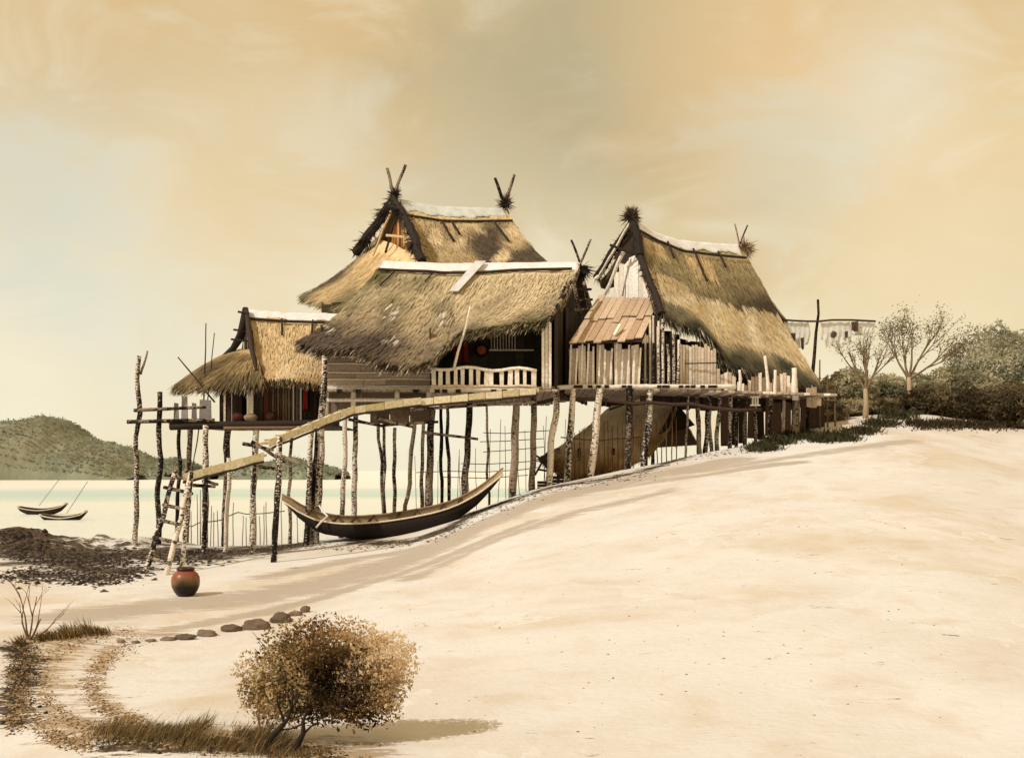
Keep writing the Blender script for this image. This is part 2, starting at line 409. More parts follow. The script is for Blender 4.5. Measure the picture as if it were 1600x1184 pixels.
def ridge_cap(root, Sa, Sb, w=.55, u0=0, u1=1, col=S(238, 234, 222), n=60, dip=0.08, name='ridge_cap', extra=None, lift=.09):
    # a pale strip draped over both slopes with a wavy hem
    mb = MB(); sd = U(0, 40); vs = []; K = 9
    for i in range(n):
        u = u0+(u1-u0)*i/(n-1); hem = w*(1+.35*N3(u*9, sd)+.18*N3(u*30, sd))
        if extra and extra[0] < u < extra[1]: hem += extra[2]
        for k in range(K):
            s = -1+2*k/(K-1); f = Sa if s < 0 else Sb
            top = f(u, 0); ref = f(u, .3); L = (ref-top).length
            p = f(u, min(.5, abs(s)*hem/L*.3)); p = p+Vector((0, 0, lift-.04*abs(s)+.03*N3(u*14, s*2, sd)))
            vs.append(tuple(p))
    fs = [(i*K+k, i*K+k+1, (i+1)*K+k+1, (i+1)*K+k) for i in range(n-1) for k in range(K-1)]
    nv = len(vs); vs2 = [(x, y, z-.035) for x, y, z in vs]
    fs += [(a+nv, d+nv, c+nv, b_+nv) for a, b_, c, d in fs]
    for i in range(n-1):
        for k in (0, K-1): a = i*K+k; fs.append((a, a+K, a+K+nv, a+nv))
    for k in range(K-1):
        for i in (0, n-1): a = i*K+k; fs.append((a, a+1, a+1+nv, a+nv))
    mb.bulk(vs+vs2, fs, col)
    return mb.build(name, 'cloth', root, smooth=True)
def hem_stick(roof, Sf, nrm, us, w, name='tie_pole'):
    mb = MB(S(60, 48, 36)); pts = [Sf(u, w)+nrm*.1 for u in us]
    mb.tube(pts, .05, 6); return mb.build(name, 'wood', roof, smooth=True)
def tie(roof, Sf, nrm, u, v0, v1, r=.03, du=.0):
    mb = MB(S(50, 40, 30)); mb.tube([Sf(u+du*t/4, v0+(v1-v0)*t/4)+nrm*(.11+.02*R()) for t in range(5)], r, 6)
    return mb.build('tie_stick', 'wood', roof, smooth=True)
def horns(root, p, a, b_, r=.055, mat='bark'):
    # two crossed poles above a gable tip
    for q in (a, b_):
        mb = MB(DARK); d = (Vector(q)-Vector(p)).normalized(); pole(mb, Vector(p)-d*.5, q, r, .05, 8, 7, .9, DARK)
        mb.build('crossed_pole', mat, root, smooth=True)
def tuft(mb, p, n, L, d0, spread, col):
    for k in range(n):
        d = (Vector(d0)+Vector((U(-1, 1), U(-1, 1), U(-1, 1)))*spread).normalized()
        mb.blade(Vector(p)+Vector((U(-.1, .1), U(-.1, .1), U(-.1, .1))), d, L*U(.4, 1.1), U(.02, .05), sc_(col, .5, 1.3))
def boards(mb, a, b_, ztop, zbot, w, th=.04, cols=None, gap=.02, jt=.08, drop=0.0, lean=0.0):
    # upright boards between two plan points; ztop / zbot may be functions of t
    a = Vector(a); b_ = Vector(b_); L = (b_-a).length; n = max(1, int(L/w)); d = (b_-a).normalized()
    zt = ztop if callable(ztop) else (lambda t: ztop); zb = zbot if callable(zbot) else (lambda t: zbot)
    nn = Vector((d.y, -d.x, 0))
    for i in range(n):
        if R() < drop: continue
        t = (i+.5)/n; c = a.lerp(b_, t); c = c+nn*U(-.015, .015)
        hw = L/n/2-gap/2
        z0 = zb(t)+U(-jt, jt)*.5; z1 = zt(t)+U(-jt, jt); ln = U(-lean, lean)
        q = [c-d*hw, c+d*hw, c+d*(hw+ln), c-d*(hw-ln)]
        zz = [z0+U(-.02, .02), z0+U(-.02, .02), z1+U(-.04, .04), z1+U(-.04, .04)]
        mb.slab([(p.x, p.y, z) for p, z in zip(q, zz)], th, random.choice(cols), .12, nrm=nn)
def planks(mb, a, b_, zs, th=.04, cols=None, wav=.03):
    # horizontal boards; zs = [(z0,z1)...]
    a = Vector(a); b_ = Vector(b_); d = (b_-a).normalized(); nn = Vector((d.y, -d.x, 0))
    for z0, z1 in zs:
        n = 3; cuts = sorted([0, 1]+[U(.25, .45), U(.55, .8)])
        for i in range(n):
            p = a.lerp(b_, cuts[i]+.002)+nn*U(-.01, .02); q = a.lerp(b_, cuts[i+1]-.002)+nn*U(-.01, .02)
            mb.slab([(p.x, p.y, z0+U(-wav, wav)), (q.x, q.y, z0+U(-wav, wav)), (q.x, q.y, z1+U(-wav, wav)), (p.x, p.y, z1+U(-wav, wav))], th, random.choice(cols), .1, nrm=nn)
def zz(py, Y): return CH-(py-HY)*Y/F
def xx(px, Y): return (px-800)*Y/F
TAUPE = [S(168, 148, 126), S(158, 138, 116), S(182, 162, 138)]
PALE = [S(232, 218, 190), S(216, 198, 168), S(200, 180, 150), S(242, 230, 206)]
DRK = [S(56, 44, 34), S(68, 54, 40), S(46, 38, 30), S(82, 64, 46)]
MIXD = [S(222, 206, 176), S(60, 46, 36), S(200, 182, 150), S(44, 34, 28), S(228, 214, 186)]
GREY = [S(136, 128, 118), S(150, 140, 128), S(112, 104, 96)]

def slopesides(Tl, f): pass
# ---------------- house C : the long low house in the middle
hc = thing('stilt_house', (xx(690, 37), 37, 0), 'long low thatched stilt house with slatted porch railing, in front of the tall one', 'house', 'thatched stilt houses')
ridgeC = [P(598, 411, 39.5), P(700, 415, 39.5), P(800, 414, 39.6), P(907, 413, 39.7)]
frontC = [P(466, 533, 35.2), P(505, 545, 34.6), P(560, 541, 34.5), P(575, 556, 34.3), P(605, 566, 34.3), P(645, 570, 34.3), P(680, 560, 34.4), P(692, 540, 34.5), P(722, 518, 34.7), P(780, 508, 34.8), P(852, 500, 35.2)]
backC = [P(500, 500, 44.5), P(700, 500, 44.5), P(925, 495, 44.2)]
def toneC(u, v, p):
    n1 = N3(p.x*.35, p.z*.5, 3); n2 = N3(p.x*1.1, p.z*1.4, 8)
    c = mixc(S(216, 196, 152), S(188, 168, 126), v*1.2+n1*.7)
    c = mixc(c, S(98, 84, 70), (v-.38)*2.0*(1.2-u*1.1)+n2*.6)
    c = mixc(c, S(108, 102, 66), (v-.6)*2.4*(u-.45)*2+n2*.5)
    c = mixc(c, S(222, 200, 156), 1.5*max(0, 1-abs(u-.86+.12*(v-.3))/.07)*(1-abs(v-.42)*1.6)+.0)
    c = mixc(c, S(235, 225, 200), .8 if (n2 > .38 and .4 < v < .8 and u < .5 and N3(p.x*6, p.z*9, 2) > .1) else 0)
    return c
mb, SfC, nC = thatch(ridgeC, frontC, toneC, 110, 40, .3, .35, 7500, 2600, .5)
rC = mb.build('roof', 'thatch', hc)
mb, SbC, nb = thatch(ridgeC, backC, toneC, 40, 14, .3, .3, 800, 300)
rCb = mb.build('roof', 'thatch', hc)
ridge_cap(rC, SfC, SbC, .46, .0, 1.0, extra=(.2, .34, .12))
mb = MB(S(216, 212, 202))
mb.slab([SfC(.468, .0)+nC*.14, SfC(.52, .0)+nC*.14, SfC(.457, .26)+nC*.16, SfC(.415, .26)+nC*.14], .04, j=0); mb.build('roof_patch', 'cloth', rC)
for u, v1, du in ((.10, .24, -.02), (.29, .18, -.015), (.58, .09, 0), (.74, .1, -.01)): tie(rC, SfC, nC, u, .08, v1, .028, du)
hem_stick(rC, SfC, nC, [i/40*.96+.01 for i in range(41)], .085)
pk = P(907, 411, 39.7)
horns(hc, pk, P(892, 375, 39.6), P(923, 374, 39.8), .045)
mb = MB(); tuft(mb, pk+Vector((.05, 0, -.2)), 260, .55, (.1, 0, -.5), .6, S(44, 36, 28)); mb.build('straw_tuft', 'thatch', hc)
# gable, lattice
GC = [P(906, 418, 39.7), P(852, 506, 35.6), P(862, 560, 36.0), P(928, 560, 43.5), P(926, 500, 43.8)]
mb = MB(); g0 = P(863, 500, 36.2); g1 = P(922, 500, 43.4)
def zt(t):
    return min(zz(418, 39.7)-.15-abs(t-.48)*4.0, 20)
boards(mb, (g0.x+.1, g0.y, 0), (g1.x-.1, g1.y, 0), zt, 5.2, .22, cols=DRK, jt=.05); mb.build('gable_wall', 'wood', hc)
for (a, b_) in (((903, 425, 38.6), (858, 500, 35.0)), ((908, 425, 39.9), (928, 498, 43.6)), ((912, 440, 39), (924, 490, 39.5)), ((897, 442, 38), (905, 492, 38.4))):
    mb = MB(DARK); pole(mb, P(*a), P(*b_), .07, .06, 8, 7, .9, DARK); mb.build('gable_strut', 'bark', hc, smooth=True)
for y in (452, 468, 483):
    mb = MB(DARK); pole(mb, P(899, y+1, 38.3), P(925+(y-468)*.1, y, 39.2), .045, .03, 5, 6, 1, DARK); mb.build('gable_rung', 'bark', hc, smooth=True)
# front plank wall
Yf = 35.7
mb = MB()
rows = [(549, 557), (558, 568), (569, 580), (584, 592), (593, 602)]
planks(mb, (xx(503, Yf), Yf, 0), (xx(672, Yf), Yf, 0), [(zz(b_, Yf), zz(a, Yf)) for a, b_ in rows], .05, TAUPE)
mb.build('plank_wall', 'wood', hc)
mb = MB(S(232, 222, 200))
for y in (557.5, 568.5, 582, 592.5, 603): mb.tube([P(501+i*21.5, y+1.1*N3(i*.6, y), Yf-.07) for i in range(9)], .022, 6)
for y in (607, 625): mb.tube([P(503+i*21.5, y+1.2*N3(i*.6, y), Yf-.12) for i in range(9)], .06, 6)
mb.build('batten', 'wood', hc)
for px in (510, 553, 621, 671):
    mb = MB(S(226, 214, 188)); pole(mb, P(px, 604, Yf-.02), P(px-1, 650 if px < 600 else 628, Yf-.02), .09, .03, 6, 7, 1); mb.build('wall_post', 'wood', hc, smooth=True)
mb = MB()
boards(mb, (xx(512, 36), 36, 0), (xx(670, 36), 36, 0), zz(607, 36), zz(648, 36), .9, cols=[S(128, 112, 92), S(146, 134, 120), S(100, 86, 66)])
mb.build('lower_wall', 'wood', hc)
mb = MB()
boards(mb, (xx(578, 35.6), 35.6, 0), (xx(671, 35.6), 35.6, 0), zz(638, 35.6), zz(661, 35.6), .5, cols=[S(92, 76, 58), S(112, 94, 74), S(74, 60, 46)])
mb.build('skirt_boards', 'wood', hc)
# dark room behind the porch
mb = MB()
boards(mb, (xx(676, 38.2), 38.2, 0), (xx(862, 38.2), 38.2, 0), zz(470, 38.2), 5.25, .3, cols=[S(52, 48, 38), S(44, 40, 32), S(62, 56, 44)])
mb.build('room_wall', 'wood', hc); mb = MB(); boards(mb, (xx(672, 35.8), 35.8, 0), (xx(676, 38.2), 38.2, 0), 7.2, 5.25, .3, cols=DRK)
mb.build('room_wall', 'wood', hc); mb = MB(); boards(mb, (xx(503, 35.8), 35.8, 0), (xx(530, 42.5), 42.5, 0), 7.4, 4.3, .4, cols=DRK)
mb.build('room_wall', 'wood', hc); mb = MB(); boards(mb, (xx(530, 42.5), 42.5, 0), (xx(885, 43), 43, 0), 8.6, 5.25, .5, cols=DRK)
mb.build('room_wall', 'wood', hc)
mb = MB()   # deck
for i in range(36):
    x0 = -6.2+i*.214; mb.beam((x0+.1, 35.3, 5.2+U(-.01, .01)), (x0+.1, 43.2, 5.2), .19, .06, (0, 0, 1), random.choice(TAUPE))
mb.build('deck', 'wood', hc)
mb = MB(S(228, 214, 188))
mb.tube([P(672+i*17, 609+1.5*N3(i*.5, 3), 35.15) for i in range(11)], .085, 8)
mb.build('deck_beam', 'wood', hc, smooth=True)
mb = MB()
for px in (683, 695, 716, 771, 788, 815, 826, 650, 530, 560):
    mb = MB(); mb.beam(P(px, 611, 34.95), P(px, 611, 35.6), .17, .12, col=S(40, 32, 26)); mb.build('joist', 'wood', hc)
# porch railing
mb = MB(S(236, 224, 198))
mb.tube([P(673+i*13.8, 575+2.6*math.sin(i*1.1)+i*.25, 35.1) for i in range(13)], .055, 7); mb.build('top_rail', 'wood', hc, smooth=True)
mb = MB(S(214, 196, 166)); mb.tube([P(673+i*13.8, 603.5+.8*math.sin(i*1.7), 35.1) for i in range(13)], .05, 7); mb.build('bottom_rail', 'wood', hc, smooth=True)
for i, px in enumerate((678, 688, 700, 712, 723, 736, 747, 760, 767, 784, 797, 808, 820, 834)):
    mb = MB(); w = U(.10, .16)
    mb.slab([P(px-w*24, 602, 35.12), P(px+w*24, 602, 35.12), P(px+w*24+U(-1, 1), 577, 35.12), P(px-w*24+U(-1, 1), 577, 35.12)], .03, random.choice(PALE[:2]+PALE[3:]), .05)
    mb.build('baluster', 'wood', hc)
mb = MB(S(232, 220, 194)); pole(mb, P(709, 577, 35.0), P(735, 479, 34.2), .045, .04, 8, 7, .8); mb.build('leaning_pole', 'wood', hc, smooth=True)
mb = MB(); boards(mb, (xx(846, 35.4), 35.4, 0), (xx(862, 35.4), 35.4, 0), zz(500, 35.4), zz(606, 35.4), .11, cols=PALE); mb.build('corner_boards', 'wood', hc)
mb = MB()   # window grille
for i in range(9): mb.beam(P(768+i*4.6, 520, 38.0), P(768+i*4.6, 546, 38.0), .035, col=S(200, 186, 156))
mb.beam(P(764, 547, 38.0), P(834, 547, 38.0), .05, col=S(214, 200, 170)); mb.beam(P(764, 519, 38.0), P(808, 519, 38.0), .05, col=S(120, 104, 84))
mb.build('window_grille', 'wood', hc)
# wall of the passage to the right
mb = MB(); boards(mb, (xx(861, 38.9), 38.9, 0), (xx(893, 38.9), 38.9, 0), zz(478, 38.9), 5.2, .2, cols=DRK); mb.build('passage_wall', 'wood', hc)
for a in ((498, 665, 480, 38, .15), (508, 556, 493, 34.4, .15), (541, 640, 533, 35.9, .11), (556, 622, 552, 36.6, .12), (617, 668, 616, 41, .1), (661, 655, 658, 42, .1), (675, 640, 667, 36.8, .17), (735, 612, 724, 36, .15), (808, 608, 800, 35.1, .17), (834, 608, 832, 35.6, .14), (870, 606, 856, 36, .15)):
    stilt(hc, a[0], a[1], a[2], a[3], a[4], .12, DARK if a[0] in (498, 735, 808, 675, 834) else WH)

# small things on the porch
def disc(name, c, r, cols, label, cat, group=None):
    o = thing(name, c, label, cat, group)
    mb = MB(cols[0]); prof = [(.001, .06), (r*.7, .05), (r*.98, 0)]
    vs = []; seg = 22
    mb2 = MB(cols[1])
    ring = [(c[0]+r*math.cos(t*2*math.pi/seg), c[1], c[2]+r*math.sin(t*2*math.pi/seg)) for t in range(seg+1)]
    mb2.tube(ring, .05, 7); mb2.build('rim', 'wood', o, smooth=True)
    vs = [(c[0], c[1]-.03, c[2])]+[(c[0]+r*math.cos(t*2*math.pi/seg), c[1]+.02, c[2]+r*math.sin(t*2*math.pi/seg)) for t in range(seg)]
    vs += [(x, y+.04, z) for x, y, z in vs]
    fs = [(0, 1+k, 1+(k+1) % seg) for k in range(seg)]+[(seg+1, seg+2+(k+1) % seg, seg+2+k) for k in range(seg)]
    mb.bulk(vs, fs, cols[0]); mb.build('face', 'wood', o); return o
disc('round_tray', tuple(P(753, 547, 37.9)), .2, (S(176, 78, 54), S(28, 24, 20)), 'round red winnowing tray with dark rim on the dark porch wall', 'tray')
def cloth(name, pts, col, label, cat, n=14, m_=10, th=.02, fold=.05, group=None, mat='cloth', cf=None):
    a, b_, c, d = [Vector(p) for p in pts]; mb = MB(col); vs = []; cs = []; sd = U(0, 50)
    for j in range(m_):
        for i in range(n):
            u, v = i/(n-1), j/(m_-1); p = a.lerp(b_, u).lerp(d.lerp(c, u), v)
            p.y += fold*math.sin(u*n*1.1+sd)*(.4+v)+fold*N3(u*3, v*3, sd)
            if j > m_-4: p.z += (.1 if name != 'hanging_sheet' else .5)*(N3(u*4, sd)+.3*N3(u*9, sd))*(j-m_+4)/3
            if name == 'hanging_sheet': p.z -= .07*math.sin(math.pi*((u*3) % 1.0))*(1-v); p.x += .12*(u-.5)*v+.05*math.sin(v*5+sd)
            vs.append(tuple(p)); cs.append(cf(u, v) if cf else col)
    q = len(vs); fs = [(j*n+i, (j+1)*n+i, (j+1)*n+i+1, j*n+i+1) for j in range(m_-1) for i in range(n-1)]
    vs += [(x, y+th, z) for x, y, z in vs]; cs += cs
    fs += [tuple(k+q for k in f[::-1]) for f in fs]
    mb.bulk(vs, fs, cs); base = ((a.x+b_.x)/2, a.y, min(a.z, d.z))
    return tag(mb.build(name, 'leaf' if name == 'hanging_sheet' else mat, base=base, smooth=True), label, cat, group)
cloth('hanging_cloth', [P(708, 522, 37.7), P(732, 522, 37.7), P(734, 566, 37.7), P(709, 566, 37.7)], S(122, 42, 32), 'dark red cloth hanging inside the porch behind the leaning pole', 'cloth')
disc('hanging_hat', tuple(P(877, 531, 38.6)), .22, (S(176, 138, 92), S(120, 88, 56)), 'tan straw hat hanging on the dark passage wall', 'hat')
def pot(name, c, r, h, col, label, cat, rimcol=None, mat='paint', group=None, prof=None, seg=20):
    o = thing(name, c, label, cat, group)
    mb = MB(col); prof = prof or [(.001, 0), (.55*r, 0), (.8*r, .2*h), (r, .5*h), (.95*r, .68*h), (.7*r, .85*h), (.55*r, .92*h), (.52*r, .95*h), (.46*r, .9*h), (.001, .3*h)]
    mb.lathe(c, prof, seg); mb.build('vessel', mat, o, smooth=True)
    mb = MB(rimcol or col); mb.tube([(c[0]+.56*r*math.cos(t*math.pi/8), c[1]+.56*r*math.sin(t*math.pi/8), c[2]+.95*h) for t in range(17)], .055*h, 7)
    mb.build('rim', mat, o, smooth=True); return o
pot('pot', tuple(P(807, 600, 36.6)), .12, .3, S(216, 204, 180), 'small pale pot standing behind the porch railing', 'pot', mat='stone')

# ---------------- house A : the small house on the left
ha = thing('stilt_house', (xx(420, 38), 38, 0), 'small tan thatched stilt house at the left end, with a swept side eave', 'house', 'thatched stilt houses')
ridgeA = [P(384, 487, 39.5), P(450, 492, 39.6), P(540, 494, 39.7)]
frontA = [P(408, 590, 36.6), P(450, 590, 36.3), P(510, 600, 36.2)]
backA = [P(372, 575, 43.5), P(450, 580, 43.5), P(540, 580, 43.5)]
def toneA(u, v, p):
    n1 = N3(p.x*.6, p.z*.5, 13); n2 = N3(p.x*2.2, p.z*.6, 18)
    c = mixc(S(216, 190, 140), S(196, 162, 108), v*.7+n1)
    c = mixc(c, S(228, 206, 160), n2*1.4); c = mixc(c, S(150, 120, 76), (v-.75)*1.8+n1)
    return c
mb, SfA, nA = thatch(ridgeA, frontA, toneA, 60, 34, .25, .35, 3000, 900, .35)
rA = mb.build('roof', 'thatch', ha)
mb, SbA, nb = thatch(ridgeA, backA, toneA, 30, 14, .25, .3, 500, 200); mb.build('roof', 'thatch', ha)
ridge_cap(rA, SfA, SbA, .34, 0, 1)
hem_stick(rA, SfA, nA, [i/30*.9+.02 for i in range(31)], .1)
tie(rA, SfA, nA, .36, .08, .27, .035); tie(rA, SfA, nA, .68, .08, .24, .035)
def toneS(u, v, p):
    n1 = N3(p.x*1.2, p.z*1.2, 23)
    return mixc(mixc(S(186, 160, 108), S(124, 104, 68), v*.9+n1), S(96, 84, 58), (v-.6)+n1*.9)
topS = [P(362, 556, 42.0), P(372, 545, 40.6), P(392, 546, 38.4), P(402, 560, 37.4)]
botS = [P(300, 590, 43.0), P(273, 603, 40.4), P(300, 602, 37.8), P(345, 602, 36.6), P(385, 601, 36.2), P(412, 598, 36.2)]
mb, SsA, nS = thatch(topS, botS, toneS, 50, 24, .22, -.1, 2600, 900, .42); mb.build('side_roof', 'thatch', ha)
mb = MB(DARK); mb.tube([P(383, 482, 39.3), P(381, 505, 39.0), P(376, 525, 39.2), P(364, 545, 40.0), P(345, 560, 40.5)], [.1, .16, .16, .12, .06], 8, S(40, 32, 26)); mb.build('barge_board', 'wood', ha, smooth=True)
mb = MB(DARK); mb.tube([P(385, 482, 39.3), P(389, 515, 38.5), P(394, 548, 37.6), P(402, 580, 36.6)], [.07, .1, .09, .07], 8, S(60, 46, 34)); mb.build('barge_board', 'wood', ha, smooth=True)
mb = MB(); gl = P(378, 555, 41.0); gr = P(396, 555, 38.0)
boards(mb, (gl.x, gl.y, 0), (gr.x, gr.y, 0), lambda t: zz(495, 39.5)-abs(t-.5)*2.2, zz(572, 39), .16, cols=DRK+[S(206, 192, 160)]); mb.build('gable_wall', 'wood', ha)
for y in (487, 515, 530):
    mb = MB(); pole(mb, P(372-(y-487)*.25, y, 39.1), P(388, y+3, 39.0), .04, .02, 4, 6, 1, S(44, 36, 28)); mb.build('gable_peg', 'wood', ha)
fA = zz(660, 36.5)
mb = MB()
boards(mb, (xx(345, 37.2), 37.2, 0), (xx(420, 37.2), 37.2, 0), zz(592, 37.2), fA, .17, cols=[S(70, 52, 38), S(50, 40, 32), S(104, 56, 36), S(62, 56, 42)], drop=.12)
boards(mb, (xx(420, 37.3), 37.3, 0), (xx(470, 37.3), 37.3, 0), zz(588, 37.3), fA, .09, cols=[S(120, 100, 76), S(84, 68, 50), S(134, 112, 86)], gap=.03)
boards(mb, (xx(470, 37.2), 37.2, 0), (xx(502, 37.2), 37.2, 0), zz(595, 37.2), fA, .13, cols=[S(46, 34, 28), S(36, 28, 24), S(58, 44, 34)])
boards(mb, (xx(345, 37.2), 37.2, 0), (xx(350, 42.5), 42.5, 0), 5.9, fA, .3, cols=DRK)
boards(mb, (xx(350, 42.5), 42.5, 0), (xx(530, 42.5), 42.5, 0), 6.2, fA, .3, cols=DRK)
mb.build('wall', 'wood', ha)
mb = MB(); boards(mb, (xx(386, 36.9), 36.9, 0), (xx(396, 36.9), 36.9, 0), zz(586, 36.9), fA, .12, cols=PALE[:2]); boards(mb, (xx(349, 36.9), 36.9, 0), (xx(353, 36.9), 36.9, 0), zz(597, 36.9), fA, .08, cols=PALE[:2]); mb.build('pale_boards', 'wood', ha)
mb = MB()
for i in range(30): x0 = xx(272, 36.5)+i*.175; mb.beam((x0, 36.1, fA-.03), (x0, 42.4, fA-.03), .15, .06, (0, 0, 1), random.choice(DRK+TAUPE))
mb.build('deck', 'wood', ha)
mb = MB(S(48, 38, 30)); pole(mb, P(266, 666, 36.0), P(500, 661, 36.0), .13, .05, 12, 8, .9, S(48, 38, 30)); pole(mb, P(350, 669, 35.9), P(470, 668, 35.9), .06, .03, 8, 8, .9, S(120, 96, 72)); mb.build('deck_beam', 'wood', ha, smooth=True)
mb = MB(DARK); pole(mb, P(200, 659, 35.9), P(335, 656, 35.9), .07, .09, 12, 8, .8, DARK); mb.build('outrigger_beam', 'bark', ha, smooth=True)
mb = MB(DARK); pole(mb, P(209, 641, 35.9), P(322, 636, 35.9), .06, .09, 12, 8, .8, DARK); mb.build('deck_rail', 'bark', ha, smooth=True)
for a in ((217, 556, 211, 36, .11), (250, 612, 247, 36.1, .12), (281, 664, 276, 37, .09), (297, 664, 290, 39, .14), (322, 664, 319, 35.4, .14), (357, 664, 350, 36, .15), (400, 664, 393, 36, .14), (455, 664, 452, 38, .08)):
    stilt(ha, *a[:3], a[3], a[4], .14, DARK if a[0] in (297, 357) else WH)
mb = MB(DARK); pole(mb, P(219, 585, 36), P(230, 548, 36), .05, .05, 6, 6, .6, DARK); mb.build('forked_tip', 'bark', ha, smooth=True)
for a in (((318, 640, 38), (322, 505, 38), .03), ((322, 650, 38.2), (335, 520, 38.2), .025), ((336, 628, 37), (278, 558, 37.4), .035), ((312, 664, 37.5), (300, 735, 37), .025)):
    mb = MB(); pole(mb, P(*a[0]), P(*a[1]), a[2], .04, 8, 6, .7, S(58, 46, 34)); mb.build('thin_pole', 'wood', ha, smooth=True)
for k, (x0, x1, y0) in enumerate(((271, 279, 629), (283, 293, 618), (299, 307, 629), (311, 330, 624))):
    mb = MB(GREY[k % 3]); c0 = P((x0+x1)/2, 657, 36.6+k*.08)
    mb.slab([P(x0, 658, 36.6+k*.08), P(x1, 658, 36.6+k*.08), P(x1-1, y0+1, 36.7+k*.08), P(x0+1, y0, 36.7+k*.08)], .06)
    tag(mb.build('grey_board', 'wood', base=tuple(c0)), ['short grey board standing at the outer end of the left deck', 'tallest grey board standing on the left deck behind the rail', 'narrow grey board third along the left deck rail', 'wide dark grey board standing next to the small house wall'][k], 'board', 'grey boards standing on the left deck')
pot('basket', tuple(P(392, 659, 36.6)), .24, .28, S(150, 130, 100), 'round tan basket on the deck against the small house wall', 'basket', mat='stone')
pot('clay_pot', tuple(P(372, 659, 36.7)), .2, .3, S(84, 42, 30), 'reddish clay pot on the deck left of the tan basket', 'pot', mat='stone')
pot('clay_pot', tuple(P(425, 659, 36.7)), .2, .34, S(74, 40, 30), 'dull red clay pot on the deck right of the tan basket', 'pot', mat='stone')
cloth('hanging_cloth', [P(474, 609, 37.05), P(480, 609, 37.05), P(481, 640, 37.05), P(473, 640, 37.05)], S(150, 36, 26), 'narrow bright red cloth hanging on the dark right wall of the small house', 'cloth', 8, 8, .02, .02)

# ---------------- house B : the tall one behind
hb = thing('stilt_house', (xx(700, 46), 46, 0), 'tallest thatched stilt house at the back, with crossed poles at both ridge ends', 'house', 'thatched stilt houses')
ridgeB = [P(617, 313, 46), P(680, 325, 46.6), P(730, 327, 47), P(790, 328, 48)]
frontB = [P(668, 440, 42.6), P(760, 440, 43), P(872, 425, 44)]
backB = [P(560, 420, 51), P(700, 420, 51.5), P(830, 420, 52)]
def toneB(u, v, p):
    n1 = N3(p.x*.55, p.z*.6, 33); n2 = N3(p.x*1.4, p.z*1.2, 38)
    c = mixc(S(214, 190, 140), S(168, 142, 96), v*.9+n2*.5)
    c = mixc(c, S(98, 84, 64), (v-.15)*(u-.05)*5*(.6+n1*2.4)+n1*.6)
    c = mixc(c, S(226, 202, 156), n2*2.2 if n2 > .22 else 0)
    return c
mb, SfB, nB = thatch(ridgeB, frontB, toneB, 70, 36, .28, .25, 3500, 500)
rB = mb.build('roof', 'thatch', hb)
mb, SbB, nb = thatch(ridgeB, backB, toneB, 30, 14, .28, .25, 500, 200); mb.build('roof', 'thatch', hb)
ridge_cap(rB, SfB, SbB, .62, 0, .97, col=S(212, 214, 200)); hem_stick(rB, SfB, nB, [i/30*.96+.02 for i in range(31)], .17)
for u, v0, v1 in ((.34, .18, .42), (.42, .18, .33), (.80, .18, .45)): tie(rB, SfB, nB, u, v0, v1, .045, .02)
def toneBs(u, v, p):
    n1 = N3(p.x*.7, p.z*.7, 43)
    c = mixc(S(226, 196, 140), S(184, 160, 112), v+n1*.6); c = mixc(c, S(96, 80, 60), (.22-abs(u-.02))*5+n1*.9)
    return mixc(c, S(118, 112, 76), (v-.7)*2+n1)
topBs = [P(588, 372, 49), P(612, 380, 46.5), P(662, 405, 43)]
botBs = [P(470, 462, 49.5), P(500, 470, 46), P(535, 484, 42.5), P(575, 478, 41.5)]
mb, Ss, ns = thatch(topBs, botBs, toneBs, 50, 30, .25, .3, 2600, 700, .45); mb.build('side_roof', 'thatch', hb)
mb = MB(); a0 = P(570, 400, 49.5); a1 = P(655, 400, 43.6)
boards(mb, (a0.x+.6, a0.y, 0), (a1.x, a1.y, 0), lambda t: zz(318, 46)-abs(t-.5)*6.2-.2, zz(425, 46), .28, cols=[S(176, 112, 48), S(198, 134, 66), S(146, 88, 40), S(92, 58, 32), S(206, 160, 100)], gap=.03)
mb.build('gable_wall', 'wood', hb)
for a, b_, r in (((616, 308, 45.8), (588, 352, 47.5), .17), ((588, 352, 47.5), (556, 394, 49), .2), ((614, 308, 45.6), (640, 352, 44), .13), ((640, 352, 44), (660, 408, 42.6), .17)):
    mb = MB(); pole(mb, P(*a), P(*b_), r, .1, 10, 8, 1.1, S(44, 36, 30)); tuft(mb, P(*a).lerp(P(*b_), .5), 120, .7, (-.3, 0, -.6), .6, S(50, 40, 32))
    for k in range(170):
        t = R(); mb.blade(P(*a).lerp(P(*b_), t), (U(-.6, .3), U(-.3, .3), U(-1, .2)), U(.2, .55), U(.03, .06), sc_(S(54, 44, 34), .7, 1.3))
    mb.build('barge_board', 'wood', hb)
for a, b_ in (((612, 330, 45.9), (582, 400, 46)), ((622, 325, 45.5), (602, 395, 45.5)), ((604, 368, 45.6), (646, 372, 44.6))):
    mb = MB(); pole(mb, P(*a), P(*b_), .06, .06, 8, 6, .9, S(206, 176, 130) if a[0] < 618 else S(50, 40, 30)); mb.build('gable_strut', 'wood', hb)
horns(hb, P(616, 305, 45.9), P(605, 263, 45.8), P(634, 258, 46.1), .075)
horns(hb, P(788, 318, 48), P(773, 278, 47.8), P(804, 273, 48.1), .075)
mb = MB(); tuft(mb, P(617, 303, 45.9), 200, .4, (0, 0, .2), .8, S(60, 48, 36)); mb.build('straw_tuft', 'thatch', hb); mb = MB(); tuft(mb, P(790, 318, 48), 260, .55, (0, 0, .1), .8, S(74, 62, 46)); mb.build('straw_tuft', 'thatch', hb)
mb = MB(); wb = [(xx(502, 43.5), 43.5), (xx(800, 44), 44), (xx(790, 50), 50), (xx(520, 50), 50)]
